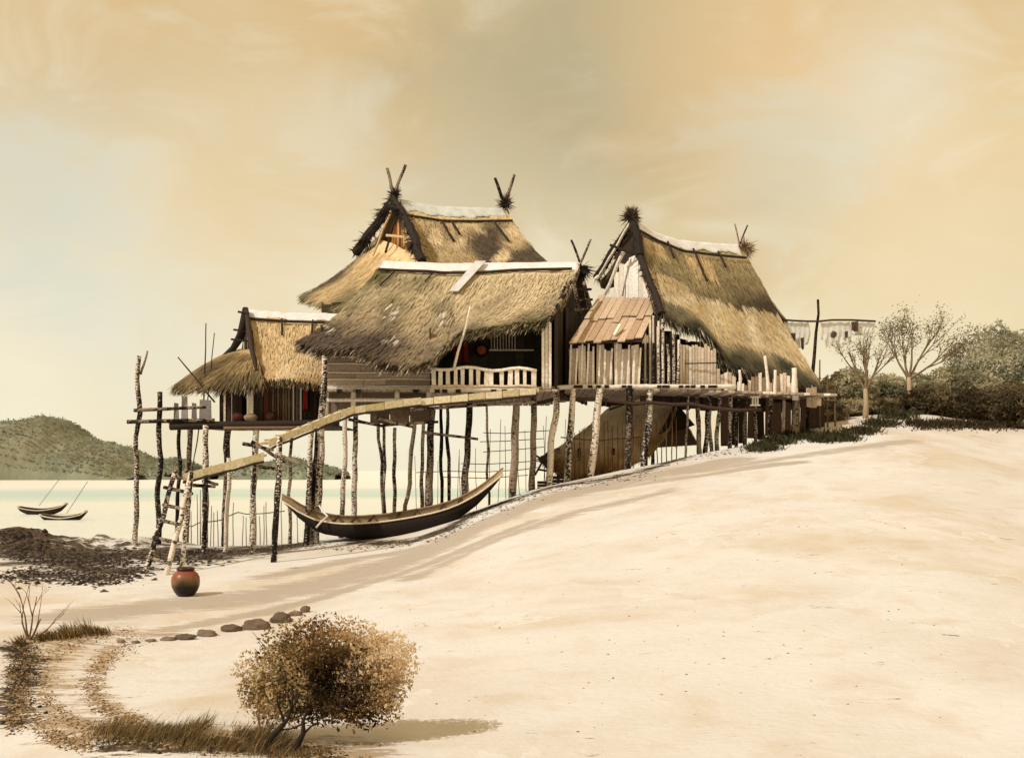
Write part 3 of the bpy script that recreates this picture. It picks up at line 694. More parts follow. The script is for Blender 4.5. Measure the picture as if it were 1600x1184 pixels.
for i in range(4): boards(mb, (*wb[i], 0), (*wb[(i+1) % 4], 0), 9.3 if i != 1 else 9.6, 6.4, .4, cols=[S(104, 98, 66), S(88, 80, 56), S(72, 62, 46)])
mb.build('wall', 'wood', hb)
mb = MB()
for i in range(40): x0 = wb[0][0]+i*.2; mb.beam((x0, 43.6, 6.35), (x0, 49.8, 6.35), .18, .08, (0, 0, 1), random.choice(TAUPE))
mb.build('deck', 'wood', hb)
for a in ((588, 600, 605, 44.2, .1), (652, 600, 627, 44.2, .12), (688, 600, 692, 44.3, .1), (698, 600, 705, 44.4, .1), (600, 600, 600, 49, .1), (760, 600, 765, 49, .08)): stilt(hb, *a[:3], a[3], a[4], .14)

# ---------------- house D : the big one on the right
hd = thing('stilt_house', (xx(1110, 40), 40, 0), 'big stilt house on the right with sweeping thatch and a plank lean-to', 'house', 'thatched stilt houses')
ridgeD = [P(990, 347, 40.5), P(1020, 365, 41.1), P(1060, 378, 42), P(1110, 383, 43), P(1160, 386, 44)]
frontD = [P(1034, 492, 37.6), P(1062, 504, 37.4), P(1096, 514, 37.4), P(1116, 535, 37.5), P(1134, 566, 37.6), P(1170, 576, 37.9), P(1205, 588, 38.4), P(1250, 600, 39), P(1292, 615, 39.8)]
backD = [P(936, 440, 43), P(1050, 470, 46.5), P(1150, 480, 48.5), P(1230, 500, 50)]
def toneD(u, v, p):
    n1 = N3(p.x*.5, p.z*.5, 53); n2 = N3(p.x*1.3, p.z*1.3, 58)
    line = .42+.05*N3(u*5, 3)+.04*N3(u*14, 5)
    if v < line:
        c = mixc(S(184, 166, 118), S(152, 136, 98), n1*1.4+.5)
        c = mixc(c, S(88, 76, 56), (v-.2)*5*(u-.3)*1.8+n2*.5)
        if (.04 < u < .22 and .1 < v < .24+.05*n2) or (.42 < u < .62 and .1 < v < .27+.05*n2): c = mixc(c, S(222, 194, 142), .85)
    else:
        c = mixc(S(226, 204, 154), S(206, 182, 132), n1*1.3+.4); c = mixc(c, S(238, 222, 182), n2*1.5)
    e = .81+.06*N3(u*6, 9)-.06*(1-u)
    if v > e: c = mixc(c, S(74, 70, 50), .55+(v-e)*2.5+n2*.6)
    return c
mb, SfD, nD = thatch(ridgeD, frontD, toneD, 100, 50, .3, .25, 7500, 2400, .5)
rD = mb.build('roof', 'thatch', hd)
mb, SbD, nb = thatch(ridgeD, backD, toneD, 40, 16, .3, .25, 700, 300); mb.build('roof', 'thatch', hd)
ridge_cap(rD, SfD, SbD, .42, 0, .96); hem_stick(rD, SfD, nD, [i/30*.94+.02 for i in range(31)], .085)
for u, v1 in ((.27, .2), (.5, .3), (.72, .17)): tie(rD, SfD, nD, u, .06, v1, .04, .0)
horns(hd, P(1156, 383, 44), P(1148, 350, 44), P(1168, 352, 44), .035)
mb = MB(); tuft(mb, P(986, 340, 40.4), 420, .5, (0, 0, .3), .8, S(92, 78, 60)); mb.build('straw_tuft', 'thatch', hd); mb = MB(); tuft(mb, P(1162, 388, 44), 260, .6, (.3, 0, -.2), .7, S(150, 126, 92)); mb.build('straw_tuft', 'thatch', hd)
mb = MB(); a0 = P(938, 450, 42.5); a1 = P(1030, 470, 38.6)
pkz = zz(350, 40.4)
def ztD(t): return pkz-.35-abs(t-.53)*(5.6 if t < .53 else 7.2)
boards(mb, (a0.x, a0.y, 0), (a1.x, a1.y, 0), lambda t: min(ztD(t), zz(402, 40.5)+.1*math.sin(t*30)), 5.4, .33, cols=[S(246, 238, 216), S(240, 230, 206), S(232, 220, 194)], gap=.015)
mb.build('gable_wall', 'wood', hd)
mb = MB(); mb.slab([P(987, 356, 40.35), P(958, 404, 41.3), P(975, 412, 40.8), P(990, 400, 40.3), P(1003, 414, 39.6), P(1010, 402, 39.6)], .08, DRK[0]); mb.build('gable_top', 'wood', hd)
for a, b_, r, cc in (((989, 346, 40.2), (932, 434, 42.6), .15, S(44, 36, 30)), ((984, 350, 40.0), (936, 430, 42.2), .05, S(236, 224, 200)), ((976, 392, 40.2), (940, 468, 41.0), .07, S(232, 220, 196)), ((990, 350, 40.0), (1000, 400, 39.2), .17, S(40, 32, 26)), ((1000, 400, 39.2), (1034, 490, 37.6), .13, S(50, 40, 32)), ((953, 383, 40.2), (990, 396, 39.8), .05, S(44, 34, 28)), ((930, 436, 42.4), (943, 420, 42), .08, S(236, 226, 204))):
    mb = MB(); pole(mb, P(*a), P(*b_), r, .08, 10, 8, 1.0, cc)
    if r > .12:
        for k in range(260): t = R(); mb.blade(P(*a).lerp(P(*b_), t), (U(-.5, .4), U(-.4, .2), U(-1, .1)), U(.15, .42), U(.02, .05), sc_(S(54, 44, 34), .7, 1.4))
    mb.build('barge_board', 'wood', hd)
mb = MB(S(60, 50, 38)); mb.beam(P(1012, 442, 39.0), P(1020, 442, 38.8), .12, .16); mb.beam(P(1010, 449, 39.0), P(1020, 449, 38.8), .05, .05); mb.build('vent_hole', 'wood', hd)
# lean-to roof of planks
LT = [P(934, 466, 39.6), P(1030, 470, 39.0)]; LB = [P(891, 533, 36.4), P(1003, 529, 36.4)]
lr = None; mb = MB(); nn_ = (LT[1]-LT[0]).cross(LB[0]-LT[0]).normalized(); nn_ = nn_ if nn_.z > 0 else -nn_
nb_ = 9
for i in range(nb_):
    s = U(.3, .7); u0 = i/nb_+.004; u1 = (i+1)/nb_-.004
    for v0, v1 in ((-.02+U(-.04, .03), s), (s+.012, 1+U(-.02, .05))):
        q = [LT[0].lerp(LT[1], u).lerp(LB[0].lerp(LB[1], u), v) for u, v in ((u0, v0), (u0, v1), (u1, v1), (u1, v0))]
        q = [p+nn_*(.03*R()+(.04 if v0 < .1 else 0)) for p in q]
        mb.slab(q, .04, random.choice([S(206, 180, 146), S(192, 164, 130), S(212, 188, 156), S(180, 150, 116)]), .06)
lr = mb.build('lean_to_roof', 'wood', hd)
mb = MB(S(70, 52, 38)); mb.slab([LT[0]-nn_*.08, LB[0]-nn_*.08, LB[1]-nn_*.08, LT[1]-nn_*.08], .04); mb.build('lean_to_lining', 'wood', hd)
mb = MB(S(236, 226, 202)); mb.beam(P(960, 523, 36.5), P(969, 507, 36.9), .1, .05); mb.build('loose_batten', 'wood', hd)
Yd = 36.9
mb = MB(); boards(mb, (xx(889, Yd), Yd, 0), (xx(1000, Yd), Yd, 0), lambda t: zz(544+4*math.sin(t*25)+(-6 if int(t*16) % 4 == 0 else 0), Yd), zz(603, Yd), .30, cols=[S(214, 196, 168), S(200, 180, 152), S(224, 208, 180)], gap=.05, jt=.06, lean=.03); mb.build('board_wall', 'wood', hd)
mb = MB()
for i in range(13):
    px = 890+i*9; mb.beam(P(px, 603, Yd-.08), P(px+U(1, 4), 545+U(-14, 2), Yd-.08), .06, .03, col=S(240, 230, 208))
mb.build('cover_strips', 'wood', hd)
mb = MB(); boards(mb, (xx(886, 37.6), 37.6, 0), (xx(1000, 37.6), 37.6, 0), zz(520, 37.6), 5.4, .3, cols=DRK); mb.build('room_wall', 'wood', hd); mb = MB()
boards(mb, (xx(886, 37.6), 37.6, 0), (xx(930, 42.5), 42.5, 0), 8.2, 5.4, .3, cols=DRK)
mb.build('room_wall', 'wood', hd); mb = MB(); boards(mb, (xx(1000, 39), 39, 0), (xx(1255, 40.6), 40.6, 0), lambda t: zz(500, 39)-t*2.6, 5.0, .3, cols=DRK)
mb.build('room_wall', 'wood', hd); mb = MB(); boards(mb, (xx(930, 44), 44, 0), (xx(1200, 48), 48, 0), 8.0, 5.2, .5, cols=DRK)
mb.build('room_wall', 'wood', hd); mb = MB(); boards(mb, (xx(1255, 40.6), 40.6, 0), (xx(1200, 48), 48, 0), 6.2, 5.0, .5, cols=DRK)
mb.build('room_wall', 'wood', hd)
mb = MB(); boards(mb, (xx(1002, 37.0), 37.0, 0), (xx(1062, 37.1), 37.1, 0), lambda t: zz(528-26*math.sin(min(1, t*1.6)*math.pi)+N3(t*9, 2)*20, 37), zz(606, 37), .085, cols=MIXD, gap=.02, jt=.22, lean=.03); mb.build('slat_wall', 'wood', hd)
for k in range(8):
    mb = MB(WH); pole(mb, P(1004+k*8+U(-2, 2), 607, 36.92), P(1005+k*8+U(-2, 2), U(488, 545), 36.92), .05, .03, 7, 7, .8); mb.build('slat_pole', 'bark', hd, smooth=True)
mb = MB(); boards(mb, (xx(1062, 37.1), 37.1, 0), (xx(1119, 37.2), 37.2, 0), lambda t: zz(540+(6 if t > .8 else 0), 37.1), zz(606, 37.1), .1, cols=PALE[:3], gap=.015, jt=.1); mb.beam(P(1070, 568, 37.0), P(1119, 567, 37.0), .035, col=S(44, 34, 28)); mb.build('board_wall', 'wood', hd)
mb = MB(); boards(mb, (xx(1119, 37.3), 37.3, 0), (xx(1150, 37.4), 37.4, 0), lambda t: zz(578, 37.3)-t*.15, zz(610, 37.3), .12, cols=PALE, jt=.1); mb.build('low_fence_boards', 'wood', hd); mb = MB()
boards(mb, (xx(1152, 37.4), 37.4, 0), (xx(1240, 37.6), 37.6, 0), lambda t: zz(588+10*math.sin(t*14)+(8 if .12 < t < .4 else 0), 37.4), zz(618, 37.4), .12, cols=PALE+[S(150, 130, 104)], jt=.1)
mb.build('low_fence_boards', 'wood', hd); mb = MB(); boards(mb, (xx(1238, 37.8), 37.8, 0), (xx(1284, 38.6), 38.6, 0), lambda t: zz(600, 38)-t*.2, zz(634, 38), .22, cols=PALE, jt=.12, drop=.3); mb.build('low_fence_boards', 'wood', hd)
for a in ((1195, 556, 1201, 612, .06), (1155, 578, 1156, 614, .06), (1211, 578, 1212, 618, .06), (1241, 575, 1243, 625, .11)):
    mb = MB(S(232, 220, 196)); pole(mb, P(a[2], a[3], 37.2), P(a[0], a[1], 37.2), a[4], .05, 8, 7, .8); mb.build('fence_post', 'wood', hd, smooth=True)
mb = MB()
for i in range(40): x0 = 1.9+i*.23; mb.beam((x0, 36.7, 5.33-.007*max(0, i-14)), (x0, 42.5, 5.33), .2, .08, (0, 0, 1), random.choice(TAUPE+PALE[:1]))
mb.build('deck', 'wood', hd)
mb = MB(S(234, 222, 198)); mb.tube([P(838+i*13, 607+1.8*N3(i*.5, 5)-(3 if i > 2 else 0)*min(1, i/6), 36.55) for i in range(25)], .08, 8); mb.build('deck_beam', 'wood', hd, smooth=True)
mb = MB()
for px in (900, 907, 922, 935, 948, 975, 984, 1030, 1038, 1043, 1064, 1074, 1083, 1098, 1110, 1117): mb = MB(); mb.beam(P(px, 604, 36.4), P(px, 604, 37.2), .15, .1, col=S(40, 32, 26)); mb.build('joist', 'wood', hd)
mb = MB(DARK); mb.tube([P(p, y, 36.3) for p, y in ((835, 630), (850, 628), (870, 622), (900, 624), (930, 623), (960, 627), (990, 631), (1020, 629), (1050, 632), (1080, 631), (1110, 637), (1150, 641), (1190, 640))], .06, 8, S(66, 48, 36)); mb.build('brace_pole', 'wood', hd, smooth=True)
for a in ((896, 607, 885, 36.2, .15), (938, 607, 921, 36.2, .17), (984, 607, 981, 36.5, .16), (1016, 610, 1006, 36.5, .16), (1076, 612, 1070, 38.3, .06), (1089, 612, 1093, 38.2, .11), (1107, 614, 1101, 38.4, .11), (1108, 614, 1112, 38.6, .09), (1124, 614, 1120, 38.7, .1), (1142, 618, 1140, 38.4, .1), (1152, 618, 1150, 38.6, .08), (1166, 620, 1163, 38.6, .08), (1204, 620, 1203, 37.5, .1), (1245, 622, 1244, 37.7, .17), (1182, 622, 1180, 39, .08), (1225, 625, 1224, 39, .08), (1262, 628, 1262, 39.4, .1)):
    stilt(hd, a[0], a[1], a[2], a[3], a[4], .11, DARK if a[0] in (984, 1245, 1166, 1262, 1089) else WH)
mb = MB(); boards(mb, (xx(1126, 39.4), 39.4, 0), (xx(1290, 40.4), 40.4, 0), lambda t: zz(620, 39.4), lambda t: 3.5+t*.7, .34, cols=[S(92, 70, 54), S(72, 54, 42), S(112, 88, 68), S(58, 44, 36)], gap=.03, jt=.15, lean=.05); mb.build('skirt_boards', 'wood', hd)
mb = MB()
for px in (1178, 1182, 1186): mb.beam(P(px-2, 632, 37.3), P(px-2, 621, 37.3), .05, col=S(236, 226, 204))
mb.beam(P(1172, 633, 37.3), P(1188, 633, 37.3), .05, col=S(236, 226, 204)); mb.beam(P(1172, 620, 37.3), P(1188, 620, 37.3), .05, col=S(236, 226, 204)); mb.build('small_grate', 'wood', hd)

# ---------------- thatched boat shed under the right house
sh = thing('thatched_shed', tuple(hit(950, 752)), 'low ochre thatched shed crouching under the deck of the right house', 'shed')
def toneH(u, v, p):
    n1 = N3(p.x*.8, p.z*1.2, 63); c = mixc(S(246, 232, 196), S(214, 180, 118), v*1.1+n1); return mixc(c, S(112, 80, 50), (v-.6)*2.0*(1.2-u)+n1)
t1 = [P(955, 634, 41), P(1058, 628, 41)]; b1 = [P(842, 716, 38.2), P(870, 735, 37.9), P(900, 748, 37.7), P(980, 726, 37.8), P(1018, 706, 38.2), P(1042, 676, 39)]
mb, _, _ = thatch(t1, b1, toneH, 50, 24, .15, .15, 2200, 700, .25); mb.build('roof', 'thatch', sh)
mb, _, _ = thatch(t1, [P(930, 700, 44.5), P(1090, 690, 44.5)], toneH, 20, 10, .15, .1, 200, 100, .25); mb.build('roof', 'thatch', sh)
mb = MB(S(52, 40, 32)); mb.slab([P(1056, 628, 40.9), P(1040, 680, 39.2), P(1086, 664, 41.8)], .1); mb.slab([P(1057, 629, 40.7), P(1030, 676, 39.0), P(1044, 672, 39.2)], .06); mb.build('gable_wall', 'wood', sh)
for i in range(4):
    px = (872, 905, 958, 1020)[i]; mb = MB(DARK); q = P(px, 735, 38.6); pole(mb, (q.x, q.y, H(q.x, q.y)-.2), (q.x, q.y, zz(700, 38.6)), .07, .03, 6, 7, .9, DARK); mb.build('shed_post', 'bark', sh, smooth=True)
for a, b_ in (((1052, 632, 40.6), (1066, 602, 40.4)), ((1060, 632, 40.6), (1072, 606, 40.6)), ((952, 640, 40.6), (975, 632, 40.2))):
    mb = MB(S(60, 44, 32)); pole(mb, P(*a), P(*b_), .035, .02, 5, 6, .8, S(60, 44, 32)); mb.build('crossed_pole', 'wood', sh)

# ---------------- gangway, ladder
gw = thing('gangway', tuple(hit(430, 888)), 'sloping plank gangway on thin stilts rising from the ladder to the porch', 'gangway')
OL = [S(206, 190, 144), S(190, 172, 122), S(218, 204, 164)]
def ramp_seg(a, b_, w=.55, th=.07):
    a = Vector(a); b_ = Vector(b_); d = (b_-a).normalized(); side = d.cross(Vector((0, 0, 1))).normalized(); mb = MB(); 
    for k in range(3):
        o = side*((k-1)*w/3)
        mb.beam(a+o, b_+o+d*U(-.05, .1), w/3-.02, th, (0, 0, 1), random.choice(OL))
    n = int((b_-a).length/.35)
    for k in range(n):
        p = a.lerp(b_, (k+.5)/n)+Vector((0, 0, th*.5+.02)); mb.beam(p-side*w*.48, p+side*w*.48, .05, .03, (0, 0, 1), S(160, 140, 96))
    # wide side board turned to the viewer
    q = side*(w/2+.02); q = q if q.y < 0 else -q
    nn = max(3, int((b_-a).length/.5))
    for k in range(nn):
        e, f = a.lerp(b_, k/nn+.003), a.lerp(b_, (k+1)/nn-.003)
        mb.slab([e+q-Vector((0, 0, .10+U(0, .04))), f+q-Vector((0, 0, .10+U(0, .04))), f+q+Vector((0, 0, .08+U(0, .03))), e+q+Vector((0, 0, .08+U(0, .03)))], .03, random.choice(OL), .12)
    mb.tube([a.lerp(b_, t/8)+q-Vector((0, 0, .15+.03*R())) for t in range(9)], .035, 6, S(60, 48, 36))
    return mb.build('plank_walk', 'wood', gw)
K = [P(286, 745, 30.6), P(412, 712, 31.2), P(412, 693, 31.6), P(545, 640, 33.6), P(655, 626, 34.3), P(836, 611, 34.8)]
ramp_seg(K[0], K[1]); ramp_seg(K[2], K[3]); ramp_seg(K[3]-Vector((.1, 0, .04)), K[4]); ramp_seg(K[4]-Vector((.1, 0, .05)), K[5], .42, .06)
for a in ((299, 738, 283, 29.0, .08), (322, 735, 318, 33, .1), (358, 715, 352, 33.5, .09), (438, 682, 427, 28.8, .11), (398, 705, 395, 32.5, .09), (487, 668, 478, 34.2, .12)):
    stilt(gw, a[0], a[1], a[2], a[3], a[4], .1)
for a, b_ in (((378, 693, 31.3), (428, 703, 31.3)), ((392, 690, 31.4), (447, 722, 31.4)), ((404, 729, 31.2), (448, 734, 31.2)), ((430, 709, 31.3), (470, 725, 31.4)), ((258, 741, 30.4), (300, 748, 30.4)), ((302, 758, 30.6), (336, 760, 30.6)), ((322, 751, 30.7), (342, 757, 30.7)), ((544, 655, 34), (600, 666, 34)), ((585, 652, 34), (650, 668, 34.4)), ((600, 664, 34.4), (684, 659, 34.4)), ((660, 675, 36), (747, 686, 36)), ((640, 640, 34.6), (835, 628, 34.9))):
    mb = MB(DARK); pole(mb, P(*a), P(*b_), .055, .07, 8, 7, .8, DARK); mb.build('cross_pole', 'bark', gw, smooth=True)
ld = thing('ladder', tuple(hit(240, 893)), 'rough pole ladder leaning on the low end of the gangway', 'ladder')
L0, L1 = hit(226, 893), P(274, 735, 30.2); R0, R1 = hit(258, 899), P(299, 738, 30.0)
for a, b_ in ((L0, L1), (R0, R1)):
    mb = MB(WH); pole(mb, a-Vector((0, 0, .1)), b_, .075, .08, 12, 8, .9); mb.build('rail', 'bark', ld, smooth=True)
for k, t in enumerate((.13, .32, .49, .64, .81)):
    a = L0.lerp(L1, t); b_ = R0.lerp(R1, t-.02); e = (b_-a)*(.35 if k == 4 else .08)
    mb = MB(DARK); pole(mb, a-e, b_+e, .05, .03, 6, 7, 1, DARK); mb.build('rung', 'bark', ld, smooth=True)

# ---------------- jar
jc = hit(290, 931)
jar = thing('water_jar', tuple(jc), 'glazed terracotta water jar, red above and dark below, standing alone on the sand', 'jar')
rj, hj = .285, .55
prof = [(.001, 0), (.5, 0), (.58, .03), (.80, .18), (.96, .36), (1.0, .54), (.97, .70), (.84, .84), (.62, .93), (.5, .965), (.47, 1.0), (.44, .99), (.45, .94), (.4, .5), (.001, .3)]
mb = MB(); seg = 40; vs = []; cs = []
for r_, z_ in prof:
    for k in range(seg):
        t = 2*math.pi*k/seg; vs.append((jc.x+rj*r_*math.cos(t), jc.y+rj*r_*math.sin(t), jc.z+hj*z_-.01))
        e = z_+.09*math.sin(t*2+1)+.05*math.sin(t*5)
        cs.append(mixc(S(134, 104, 66), S(146, 76, 56), (e-.66)*12) if e > .66 else mixc(S(36, 28, 22), S(134, 104, 66), (e-.36)*3.6))
n = len(prof); mb.bulk(vs, [(i*seg+k, i*seg+(k+1) % seg, (i+1)*seg+(k+1) % seg, (i+1)*seg+k) for i in range(n-1) for k in range(seg)], cs)
mb.build('vessel', 'paint', jar, smooth=True)
mb = MB(S(52, 34, 28)); mb.tube([(jc.x+rj*.52*math.cos(t*math.pi/12), jc.y+rj*.52*math.sin(t*math.pi/12), jc.z+hj*.985) for t in range(25)], .035, 8); mb.build('rim', 'paint', jar, smooth=True)

# ---------------- boats
def hull(st, root, cin, cout, ribs=True, K=11):
    # st: list of (centre point at gunwale height, keel z, half width, heel)
    mb = MB(cout); n = len(st); vs = []; cs = []
    def ring(c, kz, hw, heel, s):
        out = []
        for k in range(K):
            a = math.pi*k/(K-1); sx = math.cos(a); dz = math.sin(a)**.8
            y = -sx*hw*s; z = c.z-dz*(c.z-kz)*s+(0 if s == 1 else 0)
            z += heel*(y/hw if hw > .02 else 0)*.5
            out.append((c.x, c.y+y, z+(.0 if s == 1 else .005)))
        return out
    for s, cc in ((1, cout), (.86, cin)):
        for c, kz, hw, heel in st: vs += ring(c, kz, hw, heel, s); cs += [cc]*K
    fs = [(i*K+k, i*K+k+1, (i+1)*K+k+1, (i+1)*K+k) for i in range(n-1) for k in range(K-1)]
    q = n*K; fs += [tuple(x+q for x in f[::-1]) for f in fs]
    for i in range(n-1):
        for k in (0, K-1): fs.append((i*K+k, (i+1)*K+k, q+(i+1)*K+k, q+i*K+k))
    mb.bulk(vs, fs, cs); o = mb.build('hull', 'wood', root, smooth=True)
    for k in (0, K-1):
        g = MB(cin); g.tube([vs[i*K+k] for i in range(n)], .028, 6, S(222, 206, 172) if k == 0 else S(150, 120, 84)); g.build('gunwale', 'wood', root, smooth=True)
    return o
bt = thing('longboat', tuple(hit(600, 843)), 'long black wooden canoe with upturned ends beached under the houses', 'boat', 'boats')
pxs = np.linspace(440, 786, 26); st = []
for px in pxs:
    gz = np.interp(px, [440, 455, 470, 495, 530, 560, 600, 640, 680, 710, 740, 760, 775, 786], [777, 785, 795, 806, 812, 812, 809, 803, 795, 786, 771, 757, 745, 736])
    kz = np.interp(px, [440, 455, 470, 500, 560, 620, 680, 720, 745, 760, 775, 786], [779, 794, 811, 833, 842, 841, 829, 808, 789, 773, 755, 739])
    hw = .5*math.sin(math.pi*np.clip((px-436)/356, 0, 1))**.6
    c = P(px, gz, 34.0); st.append((c, zz(kz, 33.8), max(.03, hw), .2))
hull(st, bt, S(166, 144, 112), S(34, 27, 22))
for px in (480, 520, 545, 580, 615, 650, 690, 712):
    i = int(np.argmin(abs(pxs-px))); c, kz, hw, heel = st[i]
    mb = MB(S(70, 54, 38)); mb.beam((c.x, c.y-hw*.93, c.z-heel*.46), (c.x+.05, c.y+hw*.93, c.z+heel*.46), .07, .05); mb.build('thwart', 'wood', bt)
mb = MB(S(236, 228, 206)); a = P(493, 815, 34.2); b_ = st[5][0]
mb.tube([P(499, 790, 34.3), P(505, 800, 33.9), P(512, 806, 33.6), P(500, 817, 33.45), P(494, 824, 33.5)], .03, 6); mb.build('mooring_rope', 'cloth', bt, smooth=True)
for k, (x0, x1, y, Yb, lab, tip, m0) in enumerate(((27, 106, 787, 72, 'dark canoe afloat farther out, nearer the left edge', (93, 748), (61, 790)), (62, 137, 799, 64, 'dark canoe afloat nearer the shore, right of its twin', (137, 752), (104, 802)))):
    o = thing('canoe', (xx((x0+x1)/2, Yb), Yb, -.3), lab, 'boat', 'boats'); st = []
    for i in range(17):
        t = i/16; px = x0+(x1-x0)*t; g_ = y+9-9*abs(t-.45)**1.7*2.6*(1 if t > .45 else .8)-(2 if t > .9 else 0)
        st.append((P(px, g_, Yb), max(zz(g_+2+9*math.sin(math.pi*t)**.5, Yb), -.38), max(.02, .34*math.sin(math.pi*min(1, max(0, t)))**.6), .1))
    hull(st, o, S(92, 74, 56), S(40, 32, 26))
    mb = MB(S(90, 76, 60)); mb.tube([P(*m0, Yb), P(*tip, Yb)], .016, 5); mb.build('pole', 'wood', o)

# ---------------- stake fences and lattices
def stakes(name, root_px, Yb, xs_, rails, label, cat, col=S(120, 100, 76), r=.018):
    b0 = Vector((xx(root_px, Yb), Yb, H(xx(root_px, Yb), Yb))); o = thing(name, tuple(b0), label, cat)
    for px, ytop, dx in xs_:
        x = xx(px, Yb); mb = MB(col); zb = H(x, Yb)-.15; pole(mb, (x, Yb, zb), (xx(px+dx, Yb), Yb, zz(ytop, Yb)), r, .03, 5, 5, .7, col); mb.build('stake', 'wood', o)
    for pts in rails:
        mb = MB(col); mb.tube([P(p, y, Yb-.03) for p, y in pts], r*1.1, 5, col); mb.build('rail', 'wood', o)
stakes('stake_fence', 330, 37.6, [(p, y, U(-2, 2)) for p, y in ((292, 792), (294, 800), (299, 798), (309, 772), (313, 765), (315, 780), (329, 790), (334, 800), (341, 798), (364, 785), (379, 805), (385, 808), (400, 795), (407, 806), (412, 790), (417, 784), (440, 782), (455, 790), (466, 800))],
       [[(283, 820), (300, 822), (312, 816), (335, 814), (352, 811)], [(357, 806), (372, 800), (385, 803), (410, 802), (445, 798)]], 'thin reed stake fence standing in the mud behind the ladder', 'fence')
stakes('lattice_fence', 760, 39.5, [(p, y, U(-4, 6)) for p, y in ((652, 712), (662, 735), (683, 720), (712, 712), (720, 702), (734, 715), (763, 670), (778, 655), (791, 665), (812, 655), (823, 672), (848, 650), (853, 665), (878, 655), (745, 700))],
       [[(755, 676), (790, 677), (830, 674), (870, 672)], [(750, 690), (790, 689), (850, 685)], [(720, 724), (760, 725), (810, 722), (860, 718)], [(650, 738), (700, 736), (760, 737), (812, 734), (840, 730)], [(690, 745), (760, 747), (825, 742)], [(755, 706), (800, 703), (850, 698)]], 'open lattice of thin bamboo behind the upturned stern of the beached boat', 'fence', S(110, 92, 68), .014)
stakes('picket_fence', 950, 37.3, [(p, y, U(-2, 2)) for p, y in ((893, 680), (898, 676), (905, 672), (912, 672), (936, 664), (944, 660), (951, 658), (958, 665), (966, 660), (974, 668), (990, 664), (1002, 658), (1027, 655), (1034, 650), (1042, 640), (1050, 640), (1057, 652))],
       [[(876, 683), (905, 686), (940, 688), (970, 685), (1003, 682)]], 'row of thin brown sticks in front of the low thatched shed', 'fence', S(104, 74, 46), .02)
# bamboo rail fence to the right of the big house
stakes('rail_fence', 1270, 39.6, [(p, y, 0) for p, y in ((1263, 600), (1281, 562), (1293, 585), (1305, 600))], [[(1245, 608), (1270, 611), (1300, 618)], [(1245, 622), (1275, 625), (1305, 626)]], 'rough pole fence at the low right eave of the big house', 'fence', S(110, 88, 64), .035)

# tools and crates by the shed
def crate(px, py, w, h, Yb, label, lean=0):
    b0 = P(px, py, Yb); z0 = H(b0.x, Yb); o = thing('crate', (b0.x, Yb, z0), label, 'crate')
    mb = MB(); D = [S(58, 44, 36), S(76, 58, 44), S(48, 38, 30)]
    for k in range(4):
        for sgn in (-1, 1):
            mb.beam((b0.x-w/2, Yb+sgn*w*.4, z0+h*(k+.5)/4), (b0.x+w/2, Yb+sgn*w*.4, z0+h*(k+.5)/4), .03, h/4-.015, (0, 0, 1), random.choice(D))
            mb.beam((b0.x+sgn*w/2, Yb-w*.4, z0+h*(k+.5)/4), (b0.x+sgn*w/2, Yb+w*.4, z0+h*(k+.5)/4), .03, h/4-.015, (0, 0, 1), random.choice(D))
    mb.build('slats', 'wood', o)
    mb = MB(D[0]); mb.beam((b0.x-w/2+.02, Yb, z0+h*.8), (b0.x+w/2-.02, Yb, z0+h*.8), w*.76, .03, (0, 0, 1)); mb.build('lid', 'wood', o)
crate(848, 750, .34, .42, 37.0, 'dark slatted crate between the pale stilts at the left end of the shed')
crate(872, 750, .5, .5, 37.2, 'wider dark slatted crate just under the thatch of the low shed')
fk = thing('trestle', tuple(hit(846, 742)), 'small trestle of crossed dark sticks beside the shed eave', 'trestle')
for a, b_ in (((836, 742, 36.9), (856, 706, 37)), ((860, 742, 36.9), (846, 712, 37)), ((838, 712, 37), (856, 722, 37)), ((840, 733, 37), (858, 736, 37))):
    mb = MB(DARK); pole(mb, P(*a), P(*b_), .04, .02, 5, 6, .9, S(50, 40, 32)); mb.build('stick', 'wood', fk)

# ---------------- clothesline
cl = thing('clothes_line', tuple(hit(1272, 640)), 'tall crooked pole with a long drying crossbar right of the big house', 'drying pole')
mb = MB(DARK); q = P(1268, 640, 43); mb.tube([(q.x, 43, H(q.x, 43)-.2), P(1268, 600, 43), P(1272, 560, 43), P(1275, 520, 43), P(1279, 490, 43), P(1278, 468, 43)], [.09, .08, .07, .06, .05, .05], 8, S(96, 76, 56)); mb.build('pole', 'bark', cl, smooth=True)
mb = MB(S(70, 52, 42)); mb.tube([P(x, y, 42.93) for x, y in ((1215, 499), (1240, 501), (1262, 502), (1280, 502), (1300, 500), (1330, 500), (1368, 502))], .04, 7); mb.build('crossbar', 'wood', cl, smooth=True)
def cfw(u, v): return mixc(S0(250, 250, 246), S0(238, 234, 226), .4+N3(u*4, v*4, 70))
for k, (x0, x1, y1, lab) in enumerate(((1226, 1264, 540, 'pale cream sheet hanging on the line between roof and crooked pole'), (1283, 1329, 534, 'wide pale sheet with a round stain hanging right of the crooked pole'), (1336, 1366, 526, 'last pale sheet hanging at the far right end of the line'))):
    cloth('hanging_sheet', [P(x0, 502, 43.02), P(x1, 502, 43.02), P(x1-1, y1, 43.05), P(x0+1, y1+3, 43.05)], S(238, 224, 192), lab, 'sheet', 30, 16, .012, .018, 'pale sheets on the line', cf=(lambda u, v, k=k: (S(120, 98, 74) if (k == 1 and (u-.4)**2+((v-.6)*.7)**2 < .012) else cfw(u, v))))
